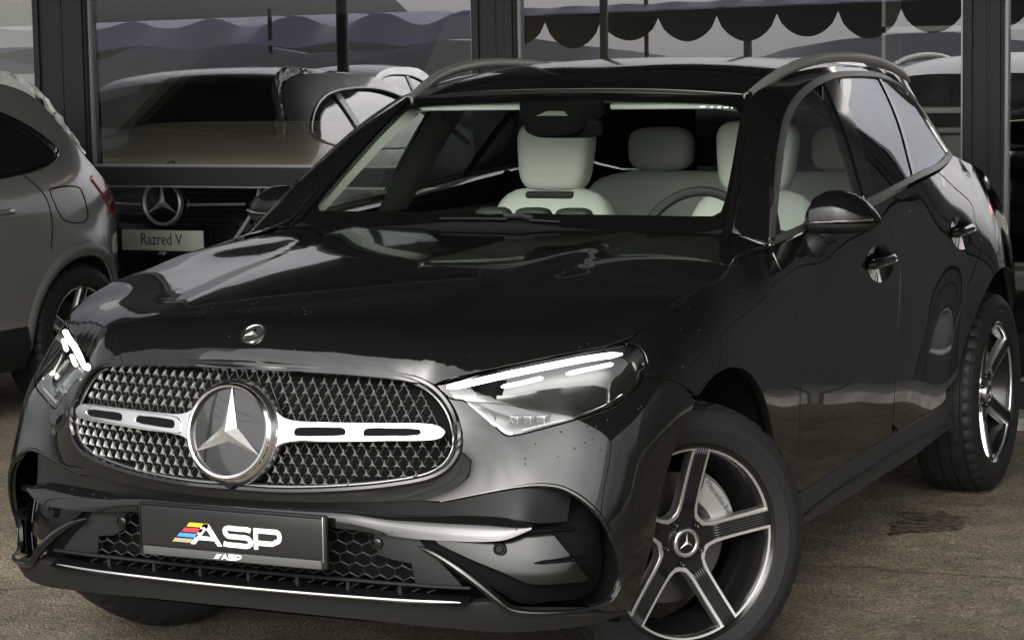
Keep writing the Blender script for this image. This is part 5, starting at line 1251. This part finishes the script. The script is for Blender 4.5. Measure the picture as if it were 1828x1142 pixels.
for x0_, x1_ in ((-.53, -.14), (.14, .53)):
    m = MB(); m.box(x0_, x1_, 1.13, 1.29, 1.447, 1.468, .008); o = m.build('sun_visor', TRIMG, cab, Matrix.Translation((0, 1.13, 1.46)) @ Matrix.Rotation(math.radians(14), 4, 'X') @ Matrix.Translation((0, -1.13, -1.46)))
m = MB(); a = rs(np.array([(-.56, 1.165, 1.470), (0, 1.12, 1.488), (.56, 1.165, 1.470)]), 20); b = rs(np.array([(-.56, 1.22, 1.462), (0, 1.19, 1.478), (.56, 1.22, 1.462)]), 20); m.add(*strip(a, b, 3, .01, (0, 0, -1))); m.build('header_trim', TRIMG, cab, fixn=False)
# ================================================================== OTHER CARS
GREY = mat('grey_paint', (.115, .113, .108), .22, 0, .5, .8, .03)
CLADG = noise_bump(mat('arch_cladding', (.055, .055, .052), .5), 700, .1, 2, .0006)
def hatch_surface():
    pins = []
    base = [(.22, .84), (.35, .875), (.5, .892), (.65, .90), (.8, .898), (.92, .89), (1.02, .872), (1.10, .845), (1.2, .795), (1.32, .728), (1.44, .655), (1.55, .58)]
    for y, k in ((-3.5, -.20), (-3.25, -.10), (-2.95, -.035), (-2.6, -.005), (-2, 0), (-1.4, 0), (-.8, 0), (-.35, .004), (0, .0), (.2, -.028), (.35, -.075), (.48, -.15), (.6, -.26)):
        for z, x in base: pins.append((x+k+(.012 if -.35 < y < .35 and .5 < z < .85 else 0), y, z))
    return HF((0, 1, 0), (0, 0, 1), (1, 0, 0), pins, ((-3.8, .9), (.1, 1.7)), (40, 28), lam=2e-5)
HS = hatch_surface(); GOFF = np.array([-4.50, 3.48, 0.])
gpx = lambda pts: HS.cast(CAMP-GOFF, np.array([ray(p) for p in pts]))
edge_top = [(-3.44, .72), (-3.38, .86), (-3.2, .95), (-2.6, 1.045), (-2.1, 1.09), (-1.75, 1.27), (-1.35, 1.455), (-1.0, 1.535), (-.5, 1.555), (-.15, 1.535), (.03, 1.46), (.13, 1.30), (.22, 1.17), (.34, 1.06)]
edge_tail = [(.43, .90), (.49, .70), (.49, .45), (.44, .30)]
dl = np.array([(-.03, 1.215), (-.10, 1.295), (-.30, 1.40), (-.6, 1.455), (-1.1, 1.445), (-1.45, 1.33), (-1.85, 1.10), (-1.2, 1.105), (-.5, 1.125), (-.15, 1.165)])
def build_hatch(name, off, rz, paint, label, group=None, detail=True):
    e = tag(empty(name, off, rz), label, 'car', group); out = {}
    et = crom(np.array(edge_top), 4); tl = crom(np.array(edge_tail), 3)
    arcs = [[(c+.385*math.cos(math.radians(a)), .345+.385*math.sin(math.radians(a))) for a in np.linspace(160 if c > -1 else 172, 8 if c > -1 else 20, 24)] for c in (-2.73, 0)]
    ol = cat(et, tl, arcs[1][::-1], [(-.39, .42), (-2.34, .42)], arcs[0][::-1], [(-3.1, .30), (-3.38, .32), (-3.42, .5)])
    V, F, N = panel_data(HS, ol, holes=[crom(dl, 4, True)], h=.05, gap=0, thick=.012)
    for sgn in (1, -1):
        v, f, n = (V, F, N) if sgn > 0 else mirror_x(V, F, N); link('side_panel', mesh('side_panel', v, f, True, n), paint, e)
        v, f, n = panel_data(HS, inset(resamp(crom(dl, 4, True)[::-1] if area2(crom(dl, 4, True)) < 0 else crom(dl, 4, True), .04), -.006), h=.08, gap=0, thick=0, off=-.012)
        if sgn < 0: v, f, n = mirror_x(v, f, n)
        link('side_window', mesh('side_window', v, f, True, n), mat('car_dark_glass', (.008, .009, .011), .04, 0, .8, .5), e)
        b = MB(); q = crom(dl, 4, True); P = HS.P(q)*[sgn, 1, 1]; b.tube(P, .010, 6, closed=True); b.build('window_seal', GLOSSB, e)
        b = MB(); b.add(*strip(HS.P(np.array([(-.62+.02*i-.02, z) for i, z in enumerate((1.12, 1.24, 1.36, 1.44))]))*[sgn, 1, 1], HS.P(np.array([(-.57+.03*i-.02, z) for i, z in enumerate((1.12, 1.24, 1.36, 1.44))]))*[sgn, 1, 1], 3)); b.build('window_bar', GLOSSB, e, fixn=False)
        # arch cladding and sill
        for c in (-2.73, 0):
            q1 = np.array([(c+.388*math.cos(math.radians(a)), .345+.388*math.sin(math.radians(a))) for a in np.linspace(-2, 182, 40)]); q2 = np.array([(c+.452*math.cos(math.radians(a)), .345+.452*math.sin(math.radians(a))) for a in np.linspace(-2, 182, 40)])
            b = MB(); b.add(*strip((HS.P(q1)+HS.N(q1)*.004)*[sgn, 1, 1], (HS.P(q2)+HS.N(q2)*.004)*[sgn, 1, 1], 6, .012, (sgn, 0, 0))); b.build('arch_trim', CLADG if c == 0 and False else mat('arch_grey', (.085, .083, .08), .35), e, fixn=False)
        b = MB(); q1 = np.array([(y, .44) for y in np.linspace(-2.3, -.42, 20)]); q2 = np.array([(y, .24) for y in np.linspace(-2.3, -.42, 20)]); b.add(*strip((HS.P(q1)+HS.N(q1)*.006)*[sgn, 1, 1], (HS.P(q2))*[sgn, 1, 1], 6, .02, (sgn, 0, 0))); b.build('sill', PLASTIC, e, fixn=False)
        for c in (-2.73, 0):
            w_e = empty('wheel', ((.775)*sgn, c, .345), 0 if sgn > 0 else PI, e); sc_ = Matrix.Scale(.943, 4)
            for nm in ('tyre', 'rim_barrel', 'brake_disc'): link(nm, wm[nm], None, w_e, sc_)
            link('rim_face', face_me, None, w_e, sc_)
            for b_ in bands: link('rim_edge', b_, None, w_e, sc_)
    # centre shell: bonnet, windscreen, roof, tailgate, between the two side edges
    L = HS.P(np.concatenate([et, tl])); nL = len(L); V = []; nx = 15
    for p in L:
        bul = .035*np.clip((p[0]-.3)/.5, 0, 1)
        for i in range(nx):
            t = -1+2*i/(nx-1); k = 1-t*t; dirn = np.array([0, 0, 1.]); V.append((p[0]*t, p[1], p[2]))
    V = np.array(V).reshape(nL, nx, 3); T = np.gradient(L, axis=0); Nn = np.stack([np.zeros(nL), -T[:, 2], T[:, 1]], 1); Nn /= np.linalg.norm(Nn, axis=1)[:, None]+1e-9
    if Nn[nL//2][2] < 0: Nn = -Nn
    tt = np.linspace(-1, 1, nx); bulge = np.interp(np.arange(nL), [0, 8, nL*.35, nL*.55, nL*.7, nL-1], [.10, .06, .05, .04, .10, .16])
    V = V+Nn[:, None, :]*(bulge[:, None]*(1-np.abs(tt)**2.2)[None, :])[:, :, None]
    Fq = lambda a, b: [(r_*nx+i, r_*nx+i+1, (r_+1)*nx+i+1, (r_+1)*nx+i) for r_ in range(a, b) for i in range(nx-1)]
    iA = int(np.argmin(np.linalg.norm(L[:, 1:]-[-2.1, 1.09], axis=1))); iB = int(np.argmin(np.linalg.norm(L[:, 1:]-[-1.3, 1.47], axis=1))); iC = int(np.argmin(np.linalg.norm(L[:, 1:]-[.03, 1.46], axis=1))); iD = int(np.argmin(np.linalg.norm(L[:, 1:]-[.24, 1.16], axis=1)))
    dg = mat('car_dark_glass', (.008, .009, .011), .04, 0, .8, .5)
    for nm, a, b, mt in (('bonnet', 0, iA, paint), ('windscreen', iA, iB, dg), ('roof', iB, iC, paint), ('rear_window', iC, iD, dg), ('tailgate', iD, nL-1, paint)):
        mb = MB(); mb.add(V[a:b+1].reshape(-1, 3), Fq(0, b-a)); mb.build(nm, mt, e, fixn=False)
    mb = MB(); mb.box(-.70, .70, -3.2, .40, .25, .62); mb.build('underbody', DARK, e, smooth=False)
    for sgn in (1, -1):
        mb = MB(); q = HS.P(np.array([(.20, 1.075), (.33, 1.055), (.40, .97), (.40, .90), (.31, .95)])); tlq = crom(np.array([(.17, 1.085), (.27, 1.09), (.355, 1.03), (.425, .93), (.41, .885), (.33, .92), (.25, 1.0)]), 3, True)
        v, f, n = panel_data(HS, tlq, h=.03, gap=0, thick=.015, off=.008)
        if sgn < 0: v, f, n = mirror_x(v, f, n)
        link('tail_light', mesh('tail_light', v, f, True, n), REDL, e)
        P = HS.P(np.array([(y, .965+.02*(y+.6)) for y in np.linspace(-.74, -.50, 10)])); P = (P+HS.N(np.array([(y, .965) for y in np.linspace(-.74, -.5, 10)]))*np.array([.004, .02, .03, .034, .035, .035, .034, .03, .02, .004])[:, None])*[sgn, 1, 1]
        mb = MB(); mb.tube(P, [.006]+[.014]*8+[.006], 8); mb.build('door_handle', paint, e)
        P = HS.P(crom(np.array([(-.205, 1.045), (-.17, 1.055), (.02, 1.05), (.045, 1.03), (.06, .93), (.055, .905), (.0, .885), (-.13, .90), (-.16, .92)]), 4, True)); mb = MB(); mb.tube(P*[sgn, 1, 1], .0035, 5, closed=True); mb.build('flap_seam', DARK, e)
        P = HS.P(crom(np.array([(-.36, 1.13), (-.25, 1.02), (-.235, .90), (-.26, .78)]), 5)); mb = MB(); mb.tube(P*[sgn, 1, 1], .003, 5); mb.build('door_seam', DARK, e)
        hlq = crom(np.array([(-3.42, .80), (-3.25, .90), (-3.0, .93), (-3.05, .86), (-3.3, .76)]), 3, True); v, f, n = panel_data(HS, hlq, h=.04, gap=0, thick=.01, off=.006)
        if sgn < 0: v, f, n = mirror_x(v, f, n)
        link('headlight', mesh('headlight', v, f, True, n), mat('lamp_glassy', (.35, .36, .36), .1, .6, .5, 1.), e)
    return e
gla = build_hatch('parked_hatchback', tuple(GOFF), 0, GREY, 'grey hatchback parked left of the black car, rear wheel towards the glass')
# crumpled transport film left on its tailgate spoiler
random.seed(21); V = []; nu, nv = 30, 9; Ls = HS.P(crom(np.array([(-.45, 1.55), (-.15, 1.535), (.03, 1.46), (.13, 1.30), (.20, 1.19)]), 8)); Ls = rs(Ls, nu)
for i in range(nu):
    for j in range(nv):
        t = j/(nv-1); V.append((Ls[i][0]*(1.0-.07*t)+random.uniform(-.006, .006), Ls[i][1]+.02*t+random.uniform(-.010, .010)+.02, Ls[i][2]+.012+.045*math.sin(PI*t*.8)*math.sin(PI*i/(nu-1))+random.uniform(-.014, .014)*(1 if 0 < j else .5)))
m = MB(); m.add(V, [(i*nv+j, i*nv+j+1, (i+1)*nv+j+1, (i+1)*nv+j) for i in range(nu-1) for j in range(nv-1)])
fo = m.build('protective_film', noise_bump(mat('film_white', (.62, .62, .60), .35, 0, .5), 40, .5, 4, .01), None, Matrix.Translation(Vector(GOFF)), ang=25, fixn=False); tag(fo, 'crumpled whitish plastic film over the grey hatchback tailgate', 'film')

def copy_tree(o, parent=None):
    c = o.copy(); COL.objects.link(c); c.parent = parent
    for ch in list(o.children): copy_tree(ch, c)
    return c
for i, (x, y, rz, lab) in enumerate(((-7.3, 3.2, 0, 'grey hatchback parked left of the grey hatchback, out at the end of the row'), (-12.5, -13.2, PI, 'grey hatchback parked across the lot behind the photographer, left one'), (-9.6, -13.0, PI, 'grey hatchback parked across the lot behind the photographer, middle one'), (-6.4, -13.3, PI, 'grey hatchback parked across the lot behind the photographer, right one'))):
    c = copy_tree(gla); c.location = (x, y, 0); c.rotation_euler = (0, 0, rz); tag(c, lab, 'car', 'hatchbacks mirrored in the glass')

# ---- van in the showroom, nose to the glass
VX, VY = -4.12, 4.93
VCHR = mat('van_chrome', (.85, .85, .84), .42, .8)
BEIGE = mat('van_paint', (.30, .27, .19), .25, 0, .5, .6, .05)
van = tag(empty('showroom_van', (VX, VY, .03)), 'beige van with large star grille standing inside behind the left pane', 'van')
prof = [(.16, .30), (.02, .42), (-.005, .62), (.0, .80), (.02, .95), (.05, 1.04), (.10, 1.085), (.25, 1.14), (.50, 1.20), (.85, 1.255), (.90, 1.265)]
scr = [(.88, 1.26), (1.1, 1.42), (1.4, 1.62), (1.7, 1.80), (1.85, 1.87)]; rf_ = [(1.85, 1.87), (2.3, 1.90), (4.9, 1.90)]
def vloft(pr, wd, name, m, crown=.10, z0=0):
    V = []; nx = 25
    for y, z in pr:
        for i in range(nx):
            t = -1+2*i/(nx-1); V.append((t*(wd if np.isscalar(wd) else np.interp(z, *wd)), y+crown*abs(t)**3, z-.03*t**4))
    mb = MB(); mb.add(V, [(r_*nx+i, r_*nx+i+1, (r_+1)*nx+i+1, (r_+1)*nx+i) for r_ in range(len(pr)-1) for i in range(nx-1)]); return mb.build(name, m, van, fixn=False)
wz = ([.3, .9, 1.25, 1.6, 1.9], [.90, .96, .93, .84, .74])
vloft(crom(np.array(prof[:6]), 4), wz, 'front_panel', GLOSSB, .22); vloft(crom(np.array(prof[5:]), 4), wz, 'bonnet', BEIGE, .18); vloft(scr, wz, 'windscreen', mat('car_dark_glass', (.008, .009, .011), .04, 0, .8, .5), .16); vloft(rf_, wz, 'roof', BEIGE, .05)
for sgn in (1, -1):
    mb = MB(); a = np.array([(.96*sgn, .22, .35), (.96*sgn, 5.0, .35)]); b = np.array([(.96*sgn, .22, .95), (.96*sgn, 5.0, 1.12)]); c = np.array([(.78*sgn, 1.8, 1.84), (.78*sgn, 5.0, 1.88)])
    mb.add(*strip(rs(a, 8), rs(b, 8), 5)); mb.add(*strip(rs(np.array([(.955*sgn, .85, 1.17), (.955*sgn, 5, 1.17)]), 8), rs(c, 8), 5)); mb.add(*strip(rs(b, 8), rs(np.array([(.955*sgn, .85, 1.17), (.955*sgn, 5, 1.17)]), 8), 2)); mb.build('side_panel', BEIGE, van, fixn=False)
    P = crom(np.array([(.56*sgn, .03, 1.02), (.585*sgn, .012, .95), (.56*sgn, -.012, .83), (.47*sgn, -.02, .70), (.40*sgn, -.02, .62)]), 5); mb = MB(); mb.tube(P, .010, 8); mb.build('grille_corner_chrome', VCHR, van)
    mb = MB(); mb.add(*sq((.76*sgn, .10, .93), (.15, .09, .085), .7)); mb.build('headlight', mat('lamp_glassy2', (.05, .05, .055), .08, .2, .8, 1.), van)
    mb = MB(); mb.add(*sq((.70*sgn, .02, .95), (.03, .02, .02), .8)); mb.build('lamp_eye', VCHR, van)
    for z in (.845, .945):
        mb = MB(); mb.tube([(.15*sgn, -.022, z), (.35*sgn, -.015, z+.004), (.50*sgn, .0, z+.006)], .0075, 8); mb.build('grille_slat', VCHR, van)
EM2 = Matrix.Translation((0, -.035, .855))
mb = MB(); mb.lathe([(.02, .125), (-.006, .122), (-.012, .114), (-.004, .106), (.01, .105)], 48, 'y'); mb.build('emblem_ring', VCHR, van, EM2, fixn=False)
mb = MB(); mb.lathe([(.002, .108), (0, .0001)], 40, 'y'); mb.build('emblem_disc', GLOSSB, van, EM2, fixn=False)
mb = MB(); mb.add(*star3(.106, .02, .018)); mb.build('emblem_star', VCHR, van, EM2, smooth=False)
mb = MB(); mb.lathe([(.004, .03), (-.004, .028), (-.004, .022)], 24, 'y'); mb.add(*star3(.024, .006, .006)); mb.build('bonnet_badge', SATIN, van, Matrix.Translation((0, .055, 1.052)) @ Matrix.Rotation(math.radians(-40), 4, 'X'), fixn=False)
mb = MB()
for z in np.arange(.74, 1.01, .028): mb.tube([(-.5, .008, z), (-.25, -.004, z), (0, -.006, z), (.25, -.004, z), (.5, .008, z)], .003, 5)
mb.build('grille_mesh', PLASTIC, van)
def text(body, size, m, parent, M, name='lettering', ext=.0006, sx=1.):
    cu = bpy.data.curves.new(name, 'FONT'); cu.body = body; cu.size = size; cu.extrude = ext; cu.align_x = 'CENTER'; cu.align_y = 'CENTER'; cu.resolution_u = 3
    o = bpy.data.objects.new('tmp', cu); COL.objects.link(o); dg_ = bpy.context.evaluated_depsgraph_get(); me = bpy.data.meshes.new_from_object(o.evaluated_get(dg_)); bpy.data.objects.remove(o); me.name = name
    for v in me.vertices: v.co.x *= sx
    me.materials.clear(); return link(name, me, m, parent, M)
RX90 = Matrix.Rotation(math.radians(90), 4, 'X')
def showplate(parent, x, y, z, body, sub=True):
    mb = MB(); mb.box(x-.26, x+.26, y-.012, y, z-.055, z+.055, .004); p = mb.build('display_plate', mat('display_plate', (.80, .78, .66), .5), parent)
    text(body, .088, mat('plate_ink', (.02, .02, .02), .6), p, Matrix.Translation((x-.005, y-.0135, z+.004)) @ RX90, 'plate_lettering', sx=.82)
    mb = MB(); mb.box(x-.265, x+.265, y-.010, y+.004, z-.082, z-.056, .003); mb.build('plate_holder', PLASTIC, p)
    if sub: text('ASP', .024, WHITEP, p, Matrix.Translation((x, y-.0115, z-.068)) @ RX90, 'holder_lettering', sx=1.3)
showplate(van, .0, -.035, .655, 'Razred V')
mb = MB(); mb.add(*strip(rs(np.array([(-.85, .14, .52), (0, -.02, .50), (.85, .14, .52)]), 12), rs(np.array([(-.85, .14, .40), (0, -.02, .38), (.85, .14, .40)]), 12), 4, .02)); mb.build('lower_bumper', BEIGE, van, fixn=False)
for sgn in (1, -1):
    for y in (1.0, 4.2):
        w_e = empty('wheel', (.80*sgn, y, .345), 0 if sgn > 0 else PI, van)
        for nm in ('tyre', 'rim_barrel'): link(nm, wm[nm], None, w_e, Matrix.Scale(.943, 4))
        link('rim_face', face_me, None, w_e, Matrix.Scale(.943, 4))

# ---- black car nose at the right edge, inside the right pane
rc = tag(empty('showroom_car', (1.10, 4.98, .34)), 'black car with diamond grille and white plate inside behind the right pane', 'car')
mb = MB(); V = []; pr2 = [(.25, .30), (.06, .36), (.0, .5), (-.01, .62), (0, .85), (.04, .93), (.12, .97), (.6, 1.04), (1.1, 1.08)]
for y, z in crom(np.array(pr2), 4):
    for i in range(21): t = -1+2*i/20; V.append((t*.90, y+.22*abs(t)**3, z-.03*t**4))
nr = len(V)//21; mb.add(V, [(r_*21+i, r_*21+i+1, (r_+1)*21+i+1, (r_+1)*21+i) for r_ in range(nr-1) for i in range(20)]); mb.build('front_body', GLOSSB, rc, fixn=False)
mb = MB(); V = []
for y, z in ((1.05, 1.07), (1.3, 1.22), (1.6, 1.38), (1.85, 1.48)):
    for i in range(15): t = -1+2*i/14; V.append((t*np.interp(z, [1.07, 1.48], [.74, .58]), y+.1*t*t, z))
mb.add(V, [(r_*15+i, r_*15+i+1, (r_+1)*15+i+1, (r_+1)*15+i) for r_ in range(3) for i in range(14)]); mb.build('windscreen', mat('car_dark_glass', (.008, .009, .011), .04, 0, .8, .5), rc, fixn=False)
for sgn in (1, -1):
    mb = MB(); mb.tube([(.76*sgn, 1.1, 1.06), (.68*sgn, 1.45, 1.28), (.60*sgn, 1.9, 1.49), (.60*sgn, 3.2, 1.48)], .05, 8); mb.build('pillar', SATIN, rc)
    mb = MB(); mb.box(.62*sgn-.09, .62*sgn+.09, -.02, .12, .76, .84, .02); mb.build('headlight', LAMPC, rc)
mb = MB(); mb.box(-.6, .6, 1.9, 3.4, 1.45, 1.50); mb.build('roof', GLOSSB, rc, smooth=False); mb = MB(); mb.box(-.88, .88, .5, 3.6, .3, .98); mb.build('body_sides', GLOSSB, rc, smooth=False)
mb = MB()
for i in range(-16, 17):
    for j in range(5):
        x, z = .027*(i+(.5 if j % 2 else 0)), .70+.032*j; y = -.02+.22*abs(x/.9)**3; mb.add([(x-.007, y, z), (x, y-.004, z+.009), (x+.007, y, z), (x, y-.004, z-.009)], [(0, 1, 2, 3)])
tag(mb.build('grille_pins', SATIN, rc, smooth=False, fixn=False), kind='stuff')
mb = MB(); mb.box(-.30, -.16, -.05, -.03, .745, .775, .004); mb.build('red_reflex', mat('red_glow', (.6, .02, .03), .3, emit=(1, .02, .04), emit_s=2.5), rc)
showplate(rc, -.22, -.03, .60, 'Razred', False)

pd_ = tag(empty('display_podium', (1.10, 6.6, .03)), 'low dark display podium under the car at the right edge', 'podium'); mb = MB(); mb.box(-1.1, 1.3, -1.5, 2.4, 0, .30, .02); mb.build('podium_block', FR, pd_)
# ---- showroom fittings seen at the pane edges
sh_ = tag(empty('reception_desk', (-1.0, 10.2, .03)), 'white reception counter deep inside the showroom', 'counter'); mb = MB(); mb.box(-1.4, 1.6, -.3, .3, 0, 1.05, .02); mb.build('counter_body', mat('counter_white', (.45, .45, .43), .5), sh_); mb = MB(); mb.box(-1.5, 1.7, -.4, .4, 1.05, 1.09, .01); mb.build('counter_top', mat('counter_top', (.5, .5, .47), .3), sh_)
pb = tag(empty('poster_stand', (-5.35, 5.3, .03)), 'lit white poster board inside at the left edge', 'poster'); mb = MB(); mb.box(-.30, .30, -.02, .02, .9, 2.2, .005); mb.build('board', mat('poster_white', (.7, .68, .6), .6), pb); mb = MB(); mb.box(-.2, .2, -.2, .2, 0, .03); mb.tube([(0, 0, .03), (0, 0, .9)], .02, 8); mb.build('stand', FR, pb)
mb = MB(); mb.box(-.22, .22, -.024, -.02, 1.55, 1.70); mb.build('printed_block', mat('poster_print', (.25, .25, .24), .6), pb, smooth=False)
# white shelving by the right post
for i, x in enumerate((-.62, -.05)):
    s_e = tag(empty('display_shelf', (x, 7.4, .03)), ['white display shelf inside, left of the right post', 'white display shelf inside, right behind the right post'][i], 'shelf')
    for z in (.35, .8, 1.25, 1.7): mb = MB(); mb.box(-.25, .25, -.15, .15, z, z+.03); mb.build('shelf_board', mat('shelf_white', (.5, .5, .46), .5), s_e, smooth=False)
    for q in (-.25, .23): mb = MB(); mb.box(q, q+.02, -.15, .15, 0, 1.95); mb.build('shelf_side', mat('shelf_white', (.5, .5, .46), .5), s_e, smooth=False)

# lettering on the front brake caliper, print on the windscreen corner
for wh in [o for o in car.children if o.name.startswith('wheel') and o.type == 'EMPTY' and 'well' not in o.name][:1]:
    a = math.radians(37); text('Mercedes-Benz', .021, mat('caliper_print', (.08, .08, .08), .6), wh, Matrix.Translation((.0525, .158*math.cos(a), .158*math.sin(a))) @ Matrix.Rotation(a-PI/2, 4, 'X') @ Matrix.Rotation(PI/2, 4, 'X') @ Matrix.Rotation(PI/2, 4, 'Y') , 'caliper_lettering')
q0 = WIND.px([(1254, 194), (1270, 194.5), (1283, 195), (1296, 195.5), (1306, 196)])
mb = MB()
for i, p in enumerate(q0):
    c = WIND.P([p])[0]+np.array([0, -.001, .003]); w2 = (.018, .008, .010, .014, .006)[i]; mb.add([(c[0]-w2/2, c[1], c[2]), (c[0]+w2/2, c[1]+.002, c[2]), (c[0]+w2/2, c[1]+.008, c[2]+.0045), (c[0]-w2/2, c[1]+.006, c[2]+.0045)], [(0, 1, 2, 3)])
mb.build('glass_print', WHITEP, car, smooth=False, fixn=False)
